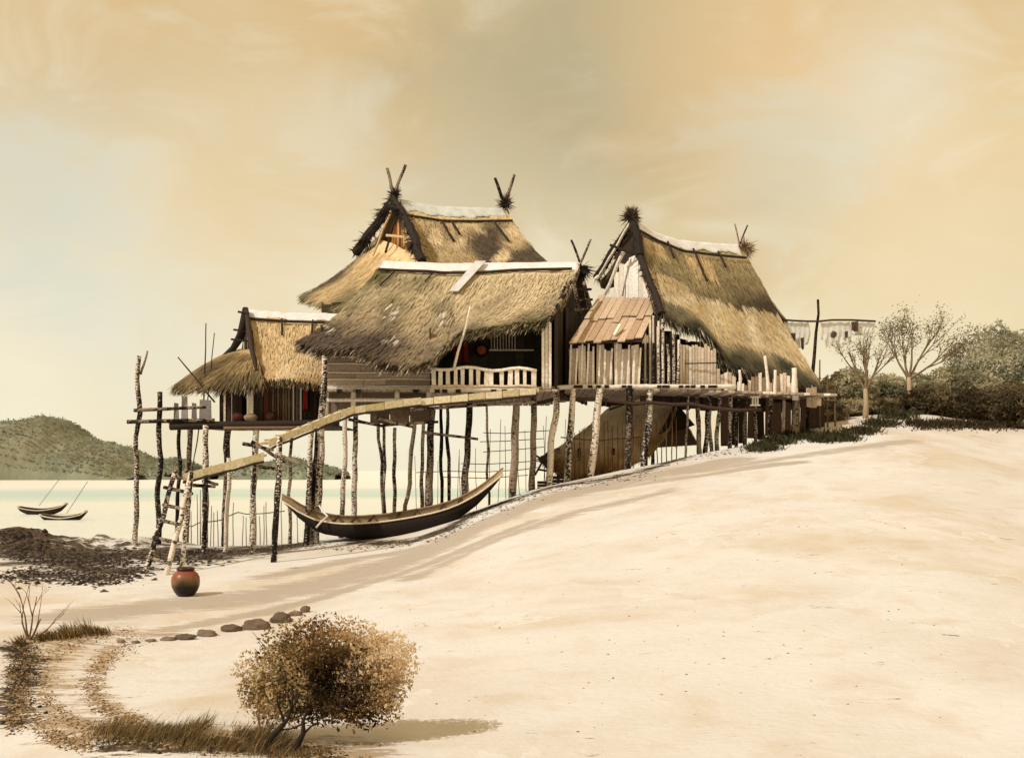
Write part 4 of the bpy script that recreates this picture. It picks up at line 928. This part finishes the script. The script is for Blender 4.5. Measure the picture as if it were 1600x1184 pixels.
for (x0, x1, y0, y1, lab) in ((1236, 1243, 521, 534, 'small dark rag pinned on the sheet near the roof'), (1251, 1256, 528, 545, 'thin dark rag pinned lower beside the crooked pole'), (1330, 1341, 503, 517, 'dull brown rag over the line at the far end'), (1320, 1325, 518, 528, 'tiny dark rag hanging beside the stained sheet')):
    cloth('rag', [P(x0, y0, 42.9), P(x1, y0-1, 42.9), P(x1, y1, 42.9), P(x0+1, y1, 42.9)], S(88, 64, 52), lab, 'rag', 6, 6, .02, .02)

# ---------------- vegetation
def leaves(mb, pts, size, cols, flat=0.0):
    n = len(pts); a = RNG.normal(size=(n, 3)); a /= np.linalg.norm(a, axis=1)[:, None]
    b_ = RNG.normal(size=(n, 3)); b_ -= (b_*a).sum(1)[:, None]*a; b_ /= np.linalg.norm(b_, axis=1)[:, None]
    s = size*RNG.uniform(.5, 1.3, (n, 1)); pts = np.asarray(pts)
    v = np.stack([pts-a*s, pts+b_*s*.45, pts+a*s, pts-b_*s*.45], 1).reshape(-1, 3)
    f = np.arange(4*n).reshape(n, 4); mb.bulk(v, f.tolist(), np.repeat(cols, 4, 0))
def crown_pts(c, r, n, seed=0, shell=.55, lump=.25):
    d = RNG.normal(size=(n, 3)); d /= np.linalg.norm(d, axis=1)[:, None]
    lm = np.array([noise.noise(Vector(q)*2.2+Vector((seed, 0, 0)))+.5*noise.noise(Vector(q)*5+Vector((seed, 9, 0))) for q in d])
    rr = (RNG.uniform(shell**3, 1, n)**(1/3))*(1+lump*lm*1.6)
    return np.asarray(c)+d*rr[:, None]*np.asarray(r), d, rr
def ramp_cols(t, stops):
    xs_ = [s[0] for s in stops]; cc = np.array([s[1] for s in stops])
    return np.stack([np.interp(t, xs_, cc[:, k]) for k in range(3)], 1)
def nfield(p, sc, seed): return np.array([noise.noise(Vector(q)*sc+Vector((seed, seed, 0))) for q in p])
def core(mb, c, r, col, seed, k=.62):
    vs = []; nu, nv = 18, 10
    for j in range(nv+1):
        for i in range(nu):
            th = math.pi*j/nv; ph = 2*math.pi*i/nu; d = Vector((math.sin(th)*math.cos(ph), math.sin(th)*math.sin(ph), math.cos(th)))
            q = k*(1+.35*noise.noise(d*2.2+Vector((seed, 0, 0)))); vs.append((c[0]+d.x*r[0]*q, c[1]+d.y*r[1]*q, c[2]+d.z*r[2]*q))
    mb.bulk(vs, [(j*nu+i, (j+1)*nu+i, (j+1)*nu+(i+1) % nu, j*nu+(i+1) % nu) for j in range(nv) for i in range(nu)], col)
def bush(px, pytop, w, Yb, label, stops, n=7000, size=.1, group='olive bushes on the hill', name='bush', zb=None, dy=None):
    x = xx(px, Yb); z0 = H(x, Yb) if zb is None else zb; zt_ = zz(pytop, Yb); h = max(.5, zt_-z0)
    o = thing(name, (x, Yb, z0), label, 'bush', group); mb = MB(); hw = w*Yb/F/2
    c = (x, Yb, z0+h*.48); r = (hw, dy or hw*.7, h*.54); sd = U(0, 90)
    p, d, rr = crown_pts(c, r, n, sd); core(mb, c, r, stops[0][1], sd)
    t = nfield(p, .8, sd)*1.1+.5+RNG.normal(0, .1, n); leaves(mb, p, size, ramp_cols(t, stops)); mb.build('foliage', 'leaf', o)
    mb = MB(S(80, 66, 50))
    for k in range(3): mb.tube([(x+U(-.1, .1), Yb, z0-.1), (x+U(-.3, .3)*hw, Yb+U(-.2, .2), z0+h*.5)], [.07, .03], 6)
    mb.build('stem', 'wood', o)
OLV = [(0, S(124, 120, 90)), (.4, S(162, 156, 120)), (.7, S(190, 180, 142)), (1, S(210, 200, 160))]
OLK = [(0, S(58, 50, 38)), (.5, S(92, 80, 58)), (1, S(130, 116, 84))]
OLD = [(0, S(104, 94, 68)), (.5, S(146, 132, 98)), (1, S(186, 170, 130))]
OLG = [(0, S(142, 140, 112)), (.5, S(176, 172, 140)), (1, S(206, 198, 164))]
bush(1568, 516, 190, 54, 'tallest grey olive bush at the right edge of the hill', OLG, 24000, .1)
bush(1482, 580, 170, 52, 'broad olive bush behind the bigger thin tree', OLV, 20000, .1)
bush(1382, 590, 120, 50, 'rounded olive bush between the two thin trees', OLV, 14000, .1)
bush(1325, 578, 90, 47, 'olive bush directly right of the roof end behind the pole fence', OLV, 8000, .11)
bush(1590, 600, 110, 47, 'dark bush low at the right edge in front of the grey one', OLD, 9000, .11)
bush(1520, 612, 120, 46.5, 'low dark bush under the broad olive one', OLD, 9000, .11)
bush(1440, 622, 110, 46, 'low dark bush at the foot of the bigger thin tree', OLD, 8000, .11)
bush(1350, 625, 110, 44, 'low dark bush below the smaller thin tree', OLD, 8000, .1)
bush(1296, 628, 60, 42.5, 'small dark bush squeezed against the corner of the big house', OLD, 5000, .09)
for a in ((1452, 606, 90, 'dark ragged bush on the sand edge below the bigger thin tree'), (1502, 612, 90, 'second dark ragged bush on the sand edge, right of the bigger thin tree'), (1550, 610, 100, 'third dark ragged bush on the sand edge, below the broad olive one'), (1600, 606, 110, 'last dark ragged bush on the sand edge at the right border')):
    bush(a[0], a[1], a[2], 43.4, a[3], OLK, 8000, .08)
def branch(mb, p, d, L, r, dep, tips, spread=.5, gn=(2, 3), up=.12, seg=5):
    p = Vector(p); d = Vector(d).normalized(); pts = [p]; q = p; dd = d
    for k in range(4):
        dd = (dd+Vector((U(-1, 1), U(-1, 1), U(-.3, 1)*1))*up).normalized(); q = q+dd*L/4; pts.append(q)
    mb.tube(pts, [r*(1-.1*k) for k in range(5)], seg if r > .01 else 4, cap=False)
    tips.append(q)
    if dep <= 0: return
    for k in range(random.randint(*gn)):
        nd_ = (dd+Vector((U(-1, 1), U(-1, 1), U(-.6, .6)))*spread).normalized()
        branch(mb, pts[random.choice((2, 3, 4, 4))], nd_, L*U(.6, .85), r*.6, dep-1, tips, spread, gn, up, seg)
def thin_tree(px, base_py, Yb, h, label, dirs, seed, leafn, stops, size):
    random.seed(seed); x = xx(px, Yb); z0 = H(x, Yb); o = thing('thin_tree', (x, Yb, z0), label, 'tree', 'thin trees on the hill')
    mb = MB(S(176, 154, 118)); tips = []
    mb.tube([(x, Yb, z0-.2), (x+.03, Yb, z0+h*.15), (x, Yb, z0+h*.3)], [.13, .1, .08], 7)
    mb.build('trunk', 'wood', o, smooth=True); mb = MB(S(128, 108, 80))
    for d, L in dirs: branch(mb, (x, Yb, z0+h*.28), d, L, .06, 4, tips, .42, (2, 3), .1)
    mb.build('branches', 'wood', o, smooth=True)
    T = np.array([tuple(t) for t in tips]); T = T[T[:, 2] > z0+h*.45]
    k = RNG.integers(0, len(T), leafn); pts = T[k]+RNG.normal(0, .17, (leafn, 3))
    mb = MB(); t = RNG.uniform(0, 1, leafn); leaves(mb, pts, size, ramp_cols(t, stops)); mb.build('crown', 'leaf', o)
LT_ = [(0, S(70, 62, 34)), (.6, S(120, 104, 54)), (1, S(176, 158, 104))]
thin_tree(1420, 620, 45, 4.6, 'bigger thin tree with fine speckled crown on the hill', [((-.6, .1, .9), 1.0), ((.1, -.1, 1), 1.12), ((.6, .1, .8), 1.2), ((1.2, 0, .6), 1.2), ((-.15, .2, 1), 1.05)], 5, 2900, LT_, .045)
thin_tree(1352, 640, 42.2, 3.8, 'smaller thin tree left of the speckled one', [((-.5, .1, 1), .78), ((0, -.1, 1), .85), ((.5, .1, .9), .8), ((.15, .2, 1), .8)], 11, 800, LT_, .04)
random.seed(21)
# bare shrub bottom left
def shrub(px, py, Yb, label, sc=1.0, seed=2, dirs=None, col=S(120, 92, 64), dep=4):
    random.seed(seed); q = hit(px, py); o = thing('bare_shrub', tuple(q), label, 'shrub'); 
    for d, L in dirs:
        mb = MB(col); branch(mb, q-Vector((0, 0, .05)), d, L*sc, .017*sc, dep, [], .42, (1, 2), .12, 6); mb.build('branch', 'wood', o, smooth=True)
shrub(45, 1000, 16, 'leafless brown shrub at the lower left edge', 1.0, 4, [((.0, 0, 1), .42), ((.5, .1, .9), .38), ((.25, -.1, 1), .4), ((-.35, .1, 1), .32), ((.8, .1, .6), .33)])
# foreground bush
random.seed(31)
c0 = hit(425, 1168); fb = thing('dry_bush', tuple(c0), 'round brown dry leafed bush on dark forked stems in the foreground', 'bush')
Yb = c0.y+.15
n = 30000; allp = []; allc = []
sub = [((455, 1060), (78, 75), .3, .45, 12000, 'tan'), ((505, 1015), (80, 50), .3, .5, 9000, 'brn'), ((520, 1075), (85, 55), .3, .7, 10000, 'drk'), ((425, 1085), (45, 45), .25, .5, 3000, 'tan2'), ((585, 1030), (60, 52), .26, .9, 8000, 'pal'), ((560, 1100), (72, 36), .25, .6, 4500, 'brn'), ((600, 1068), (40, 40), .2, .6, 2200, 'tan')]
PALS = {'tan': [(0, S(136, 114, 74)), (.5, S(194, 168, 116)), (1, S(222, 200, 152))], 'tan2': [(0, S(96, 78, 48)), (.5, S(170, 138, 86)), (1, S(216, 186, 126))], 'brn': [(0, S(80, 58, 34)), (.5, S(134, 104, 62)), (1, S(190, 156, 102))], 'drk': [(0, S(40, 31, 22)), (.5, S(74, 58, 40)), (1, S(126, 100, 70))], 'pal': [(0, S(196, 166, 120)), (.5, S(226, 202, 156)), (1, S(240, 222, 184))]}
mb = MB()
for (cx, cy), (rx, ry), dy, _, nn2, pal in sub:
    c = P(cx, cy, Yb); r = (rx*Yb/F, dy, ry*Yb/F); sd = U(0, 50)
    p, d, rr = crown_pts(c, r, nn2, sd, .0, .30)
    q = np.clip((p[:, 0]-xx(540, Yb))/.45, 0, 1)*np.clip((p[:, 2]-zz(1085, Yb))/.2, 0, 1)
    t = nfield(p, 3.2, 3)*1.2+.5+RNG.normal(0, .10, nn2)+(.5 if pal != 'pal' else 0)*q
    cc = ramp_cols(t, PALS[pal]); cc = cc*(1-.6*q[:, None])+ramp_cols(t, PALS['pal'])*.6*q[:, None]
    for lo, hi in ((.45, .012), (.8, .02), (1.01, .03)):
        k_ = RNG.random(nn2); sel = (k_ < lo) if lo == .45 else ((k_ > .2) & (k_ < .55) if lo == .8 else k_ > .9)
        leaves(mb, p[sel], hi, cc[sel])
mb.build('foliage', 'leaf', fb)
def stem(pts, rr, col=S(40, 30, 22), name='stem'):
    mb = MB(col); mb.tube([P(x, y, Yv) for x, y, Yv in pts], rr, 7, col); mb.build(name, 'wood', fb, smooth=True)
Ys = Yb-.3
for k in range(46):
    a = P(U(430, 520), U(1090, 1120), Yb+U(-.2, .15)); e = P(U(385, 640), U(970, 1120), Yb+U(-.3, .3)); m_2 = a.lerp(e, .5)+Vector((U(-.05, .05), U(-.05, .05), U(0, .08)))
    mb = MB(S(66, 50, 36)); mb.tube([a, m_2, e], [.008, .006, .002], 4); mb.build('twig', 'wood', fb)
stem([(408, 1174, Ys), (420, 1155, Ys), (437, 1138, Ys), (450, 1122, Ys), (456, 1100, Ys), (458, 1078, Ys)], [.035, .03, .025, .018, .012, .008])
stem([(445, 1130, Ys), (440, 1115, Ys), (434, 1100, Ys), (433, 1086, Ys)], [.015, .012, .01, .007]); stem([(434, 1103, Ys), (443, 1092, Ys), (447, 1078, Ys)], [.009, .008, .006])
stem([(454, 1100, Ys), (450, 1088, Ys), (450, 1074, Ys)], [.009, .008, .006]); stem([(455, 1110, Ys), (466, 1088, Ys), (464, 1076, Ys)], [.009, .008, .006])
stem([(452, 1182, Ys), (466, 1160, Ys), (474, 1145, Ys), (474, 1125, Ys), (480, 1108, Ys)], [.04, .032, .024, .016, .01]); stem([(474, 1130, Ys), (455, 1138, Ys), (440, 1139, Ys)], [.01, .008, .006]); stem([(474, 1146, Ys), (486, 1134, Ys), (500, 1128, Ys)], [.012, .01, .006])
stem([(398, 1160, Ys), (407, 1140, Ys), (404, 1125, Ys), (400, 1112, Ys)], [.014, .012, .01, .006], S(110, 84, 56))

# rocks
random.seed(41)
def rock(px, py, w, h, label, col):
    h *= .78
    q = hit(px, py); s = q.y/F; rx, rz = w*s/2, h*s; mb = MB(col); sd = U(0, 99); vs = []; nu, nv = 22, 12
    for j in range(nv+1):
        for i in range(nu):
            th = math.pi*j/nv; ph = 2*math.pi*i/nu; d = Vector((math.sin(th)*math.cos(ph), math.sin(th)*math.sin(ph), math.cos(th)))
            k = 1+.38*noise.noise(d*1.6+Vector((sd, 0, 0)))+.15*noise.noise(d*5+Vector((sd, 0, 0)))
            vs.append((q.x+d.x*rx*k, q.y+d.y*rx*.7*k, q.z+rz*.3+d.z*rz*.7*k))
    mb.bulk(vs, [(j*nu+i, (j+1)*nu+i, (j+1)*nu+(i+1) % nu, j*nu+(i+1) % nu) for j in range(nv) for i in range(nu)], col)
    tag(mb.build('rock', 'stone', base=tuple(q), smooth=True), label, 'rock', 'brown rocks in a curved row')
rk = [(236, 1002, 16, 5, 'tiny flat stone just left of the smallest flat rock'), (212, 1004, 14, 5, 'tiny flat stone nearest the end of the grass tufts'), (262, 1000, 22, 7, 'smallest flat brown rock at the left end of the row'), (290, 998, 30, 11, 'pinkish brown rock second from the left of the row'), (322, 993, 32, 12, 'low lumpy brown rock third from the left of the row'), (361, 986, 30, 13, 'squarish mauve brown rock in the middle of the row'), (400, 982, 44, 20, 'largest lumpy brown rock in the row'), (440, 972, 32, 19, 'tilted brown rock right of the largest one'), (461, 962, 22, 9, 'thin brown rock wedged before the last one'), (477, 957, 16, 13, 'small dark brown rock at the right end of the row')]
for a in rk: rock(*a, random.choice([S(118, 98, 80), S(128, 110, 92), S(104, 88, 70)]))
rock(189, 1003, 14, 6, 'small brown stone touching the grass tufts by the leafless shrub', S(150, 120, 90)); rock(70, 832, 9, 7, 'left one of two dark stones on the mud bank', S(60, 48, 38)); rock(81, 833, 8, 6, 'right one of two dark stones on the mud bank', S(60, 48, 38))
rock(62, 1106, 7, 5, 'tiny black pebble by the curved bank, upper of two', S(40, 32, 26)); rock(72, 1116, 6, 5, 'tiny black pebble by the curved bank, lower of two', S(40, 32, 26))

# grass (nobody could count it)
def grass(name, spots, n, L, cols, lean=(.35, 0, 1), w=.006, label=None, spread=.35, jx=14, jy=5):
    mb = MB()
    for k in range(n):
        a = random.choice(spots); q = hit_fast(a[0]+random.gauss(0, jx), a[1]+random.gauss(0, jy))
        if q is None: continue
        s = a[2] if len(a) > 2 else 1
        d = (Vector(lean)+Vector((U(-1, 1), U(-1, 1), 0))*spread).normalized()
        if name != 'hill_grass' and N3(q.x*2.3, q.y*2.3, 5) < -.3: continue
        c = random.choice(cols); kk = U(.7, 1.2); c = tuple(x*kk for x in c); s *= .8+.7*N3(q.x*1.7, q.y*1.7, 9); l_ = L*s*U(.4, 1.1)
        mb.blade(q-Vector((0, 0, .02)), d, l_, w*U(.7, 1.3), c, Vector((lean[0]*l_*.5, 0, -.1*l_)))
    return tag(mb.build(name, 'leaf'), label, 'grass', kind='stuff')
_hc = {}
def hit_fast(px, py):
    k = (round(px/6), round(py/2))
    if k not in _hc: _hc[k] = hit(k[0]*6, k[1]*2)
    q = _hc[k]; x = q.x+U(-3, 3)*q.y/F; y = q.y+U(-.04, .04); return Vector((x, y, H(x, y)))
GC_ = [S(110, 90, 58), S(150, 124, 80), S(186, 156, 106), S(70, 58, 38), S(128, 118, 74)]
grass('grass_clumps', [(165, 1145, .7), (200, 1148, .8), (240, 1150, 1), (270, 1150, 1), (300, 1148, 1.2), (320, 1150, 1.4), (345, 1152, 1.2), (375, 1158, 1.3), (395, 1162, 1.4), (420, 1168, 1.2), (300, 1165, .9), (350, 1168, .9)], 6500, .21, GC_, (.35, 0, 1), .005, 'tufts of brown grass along the bottom edge left of the dry bush', .45, 18, 8)
grass('grass_clumps', [(470, 1182, 1), (500, 1178, 1), (530, 1180, .8), (440, 1182, .9), (555, 1186, .6)], 1100, .15, GC_+[S(190, 166, 120)], (-.2, 0, 1), .006, 'pale brown grass around the foot of the dry bush', .6, 10, 4)
grass('grass_clumps', [(65, 1000, 1), (80, 998, 1), (98, 997, 1), (110, 994, 1.2), (125, 992, .8), (142, 991, 1.5), (155, 990, 1.2), (165, 990, .9), (35, 1008, .8)], 1500, .24, GC_, (-.25, 0, 1), .012, 'short brown grass beside the leafless shrub', .4, 4, 2)
grass('ground_plants', [(150+i*14, 1160+6*math.sin(i), 1) for i in range(18)], 2600, .07, [S(70, 62, 36), S(104, 96, 60), S(54, 46, 30), S(130, 120, 80)], (.2, 0, .6), .012, 'low olive ground plants on the bottom edge', .9, 12, 5)
grass('ground_plants', [(20+R()*30, 1010+R()*90, 1) for i in range(18)], 1200, .1, [S(70, 62, 40), S(104, 90, 58), S(54, 46, 34)], (.2, 0, .6), .014, 'low brown ground plants on the left edge bank', .9, 8, 4)
edge = [(1190, 702), (1215, 692), (1240, 684), (1262, 682), (1290, 688), (1315, 686), (1345, 676), (1375, 664), (1400, 652), (1420, 645)]
grass('hill_grass', edge, 8500, .42, [S(62, 62, 40), S(88, 84, 54), S(48, 44, 32), S(104, 100, 66)], (.1, 0, .8), .035, 'dark green grassy verge running up the crest from the big house', .8, 12, 2)
grass('hill_grass', [(1430+i*12, 662+(4 if i % 3 else 0), 1) for i in range(14)], 3000, .32, [S(48, 42, 30), S(70, 60, 42), S(92, 80, 56)], (.1, 0, .8), .04, 'dark rough grass under the bushes at the right', .8, 10, 3)
grass('shore_weed', [(p, 862+2*math.sin(p), 1) for p in range(285, 345, 6)]+[(p, 846, .6) for p in range(345, 480, 9)], 900, .16, [S(50, 42, 32), S(84, 70, 52)], (.1, 0, .8), .02, 'dark weed at the waterline behind the ladder', .8, 4, 2)

def along(pts, t):
    L = [math.dist(a, b_) for a, b_ in zip(pts[:-1], pts[1:])]; t *= sum(L); k = 0
    while k < len(L)-1 and t > L[k]: t -= L[k]; k += 1
    f = t/L[k]; return pts[k][0]+(pts[k+1][0]-pts[k][0])*f, pts[k][1]+(pts[k+1][1]-pts[k][1])*f
def clods(name, lines, n, s0, cols, jx, jy, label, fl=.45):
    mb = MB()
    for k in range(n):
        px, py = along(random.choice(lines), R()); q = hit_fast(px+random.gauss(0, jx), py+random.gauss(0, jy))
        r = s0*U(.3, 1)**2*1.6; c = random.choice(cols); kk = U(.8, 1.2); c = tuple(x*kk for x in c); m6 = []
        for i in range(6):
            a = i*math.pi/3+U(-.3, .3); m6.append((q.x+math.cos(a)*r*U(.7, 1.5), q.y+math.sin(a)*r*U(.6, 1), q.z-r*.1))
        m6.append((q.x+U(-.3, .3)*r, q.y, q.z+r*fl*U(.6, 1.4))); mb.bulk(m6, [(i, (i+1) % 6, 6) for i in range(6)], c)
    return tag(mb.build(name, 'stone'), label, 'debris', kind='stuff')
MUDC = [S(44, 36, 29), S(66, 54, 42), S(92, 78, 60), S(34, 28, 24)]
clods('shore_rubble', [[(-40, 835), (30, 838), (90, 868), (160, 876), (220, 866), (280, 872), (345, 872)], [(0, 860), (80, 875), (200, 880)], [(16, 900), (90, 898), (170, 904), (215, 895)]], 6500, .065, MUDC, 16, 6, 'dark broken mud and rubble along the left shore')
clods('shore_rubble', [[(345, 868), (400, 860), (470, 852), (500, 850)], [(500, 858), (560, 856), (640, 850), (700, 832), (745, 806), (790, 790)], [(800, 786), (850, 768), (920, 756), (1000, 742), (1060, 716), (1150, 706)]], 2200, .035, MUDC+[S(130, 112, 88)], 10, 2.5, 'dark grit as shadow strokes under the boat, also along the feet of the stilts')  # dark clods below the hull retrace the boat's painted shadow strokes
OC = [S(150, 124, 84), S(120, 94, 60), S(176, 150, 108), S(84, 64, 44)]
TR = [[(200, 985), (120, 1000), (72, 1035), (66, 1085), (100, 1125), (180, 1150), (300, 1158)], [(215, 1000), (165, 1030), (140, 1070), (160, 1110), (230, 1132)], [(60, 1000), (30, 1060), (40, 1110), (80, 1150), (140, 1168)]]
clods('track_grit', TR, 9000, .014, OC, 10, 6, 'brown grit and crumbs edging the curved pale track', .6)
clods('track_grit', [[(180, 1158), (300, 1165), (420, 1172), (540, 1180)], [(30, 1010), (24, 1060), (22, 1140)]], 3500, .018, MUDC+OC, 9, 6, 'dark crumbs of soil in the grass at the bottom edge', .6)
clods('sand_crumbs', [[(700, 1100), (1100, 1000), (1590, 1050)], [(600, 950), (1000, 850), (1590, 800)], [(300, 960), (700, 900)]], 420, .016, [S(170, 146, 110), S(130, 106, 78)], 120, 55, 'scattered shell crumbs and grit on the open sand', .5)

# ------------------------------------------------------------------ light, sky, camera
az = Vector((.80, .55, 0)).normalized(); el = math.radians(42)
dirv = Vector((az.x*math.cos(el), az.y*math.cos(el), -math.sin(el)))
ld_ = bpy.data.lights.new('sun', 'SUN'); ld_.energy = 3.1; ld_.angle = math.radians(.6); ld_.color = (1, .955, .89)
lo = bpy.data.objects.new('sun', ld_); COL.objects.link(lo); lo.rotation_euler = dirv.to_track_quat('-Z', 'Y').to_euler(); lo.location = (-20, 0, 30)
w = bpy.data.worlds.new('World'); SC.world = w; w.use_nodes = True; nt = w.node_tree
bg = nt.nodes['Background']
sky = nt.nodes.new('ShaderNodeTexSky'); sky.sky_type = 'NISHITA'; sky.sun_disc = False
sky.sun_elevation = el; sky.sun_rotation = math.atan2(-az.x, -az.y)
tc = nt.nodes.new('ShaderNodeTexCoord'); dv = tc.outputs['Generated']
sp = nt.nodes.new('ShaderNodeSeparateXYZ'); nt.links.new(dv, sp.inputs[0])
mp = nt.nodes.new('ShaderNodeMapping'); mp.inputs['Scale'].default_value = (1, 1, 1.8); mp.inputs['Rotation'].default_value = (0, .45, 0); nt.links.new(dv, mp.inputs['Vector'])
n1 = nz(nt, mp.outputs[0], 2.6, 5, .55, .5); n2 = nz(nt, mp.outputs[0], 6.5, 6, .6, .6)
grad = math_(nt, 'ADD', sp.outputs[2], math_(nt, 'MULTIPLY', math_(nt, 'SUBTRACT', n1, .5), .7))
c = ramp(nt, grad, [(.0, S0(246, 236, 208)), (.08, S0(241, 226, 190)), (.20, S0(232, 208, 160)), (.42, S0(224, 194, 144))])
c = mix(nt, ramp(nt, n2, [(.52, 0.0), (.68, .55)]), c, S0(236, 228, 204))
c = mix(nt, ramp(nt, n2, [(.30, .65), (.46, 0.0)]), c, S0(236, 196, 138))
def blob(px, py, r0, r1, k, amp=.30):
    d = P(px, py, 1.0)-Vector((0, 0, CH)); d.normalize()
    vm = nt.nodes.new('ShaderNodeVectorMath'); vm.operation = 'DISTANCE'; nt.links.new(dv, vm.inputs[0]); vm.inputs[1].default_value = d
    s = math_(nt, 'ADD', vm.outputs['Value'], math_(nt, 'MULTIPLY', math_(nt, 'SUBTRACT', n2, .5), amp))
    return ramp(nt, s, [(r0, k), (r1, 0.0)])
c = mix(nt, blob(860, 90, .02, .19, .52), c, S0(168, 166, 138))
c = mix(nt, blob(950, 190, .02, .19, .45), c, S0(180, 168, 132))
c = mix(nt, blob(760, 230, .02, .14, .3), c, S0(196, 180, 142))
c = mix(nt, blob(1200, 110, .03, .16, .6), c, S0(238, 200, 146))
c = mix(nt, blob(350, 200, .02, .12, .4), c, S0(226, 216, 186))
c = mix(nt, blob(480, 205, .01, .07, .4), c, S0(232, 224, 200))
c = mix(nt, blob(110, 300, .02, .15, .6), c, S0(214, 212, 192))
c = mix(nt, blob(300, 330, .02, .13, .5), c, S0(240, 212, 164))
c = mix(nt, blob(40, 560, .05, .24, .7), c, S0(250, 244, 224))
c = mix(nt, blob(180, 470, .02, .12, .45), c, S0(226, 226, 208))
c = mix(nt, blob(700, 690, .05, .3, .5), c, S0(250, 244, 226))
c = mix(nt, blob(1420, 260, .03, .17, .6), c, S0(244, 214, 164))
c = mix(nt, blob(1380, 150, .01, .10, .7), c, S0(238, 234, 216))
c = mix(nt, blob(1220, 300, .01, .11, .45), c, S0(214, 212, 192))
c = mix(nt, blob(60, 330, .01, .10, .5), c, S0(212, 214, 200))
c = mix(nt, blob(1250, 250, .01, .09, .5), c, S0(222, 214, 186))
c = mix(nt, blob(1500, 450, .03, .18, .5), c, S0(248, 232, 196))
c = mix(nt, blob(1180, 400, .01, .08, .35), c, S0(214, 178, 126))
c = mix(nt, 1.0, c, (1.0, .985, .935), 'MULTIPLY')
nm = nt.nodes.new('ShaderNodeVectorMath'); nm.operation = 'SCALE'; nt.links.new(sky.outputs[0], nm.inputs[0]); nm.inputs['Scale'].default_value = .10
c = mix(nt, .93, nm.outputs[0], c)
nt.links.new(c, bg.inputs['Color']); bg.inputs['Strength'].default_value = 1.03
cam = bpy.data.cameras.new('camera'); co = bpy.data.objects.new('camera', cam); COL.objects.link(co)
co.location = (0, 0, CH); co.rotation_euler = (math.pi/2, 0, 0)
cam.sensor_width = 36; cam.sensor_fit = 'HORIZONTAL'; cam.lens = 36*F/1600; cam.shift_y = (HY-592)/1600
cam.clip_end = 20000; SC.camera = co
SC.view_settings.view_transform = 'Standard'; SC.view_settings.look = 'None'; SC.view_settings.gamma = 1; SC.view_settings.exposure = 0
SC.render.engine = 'CYCLES'
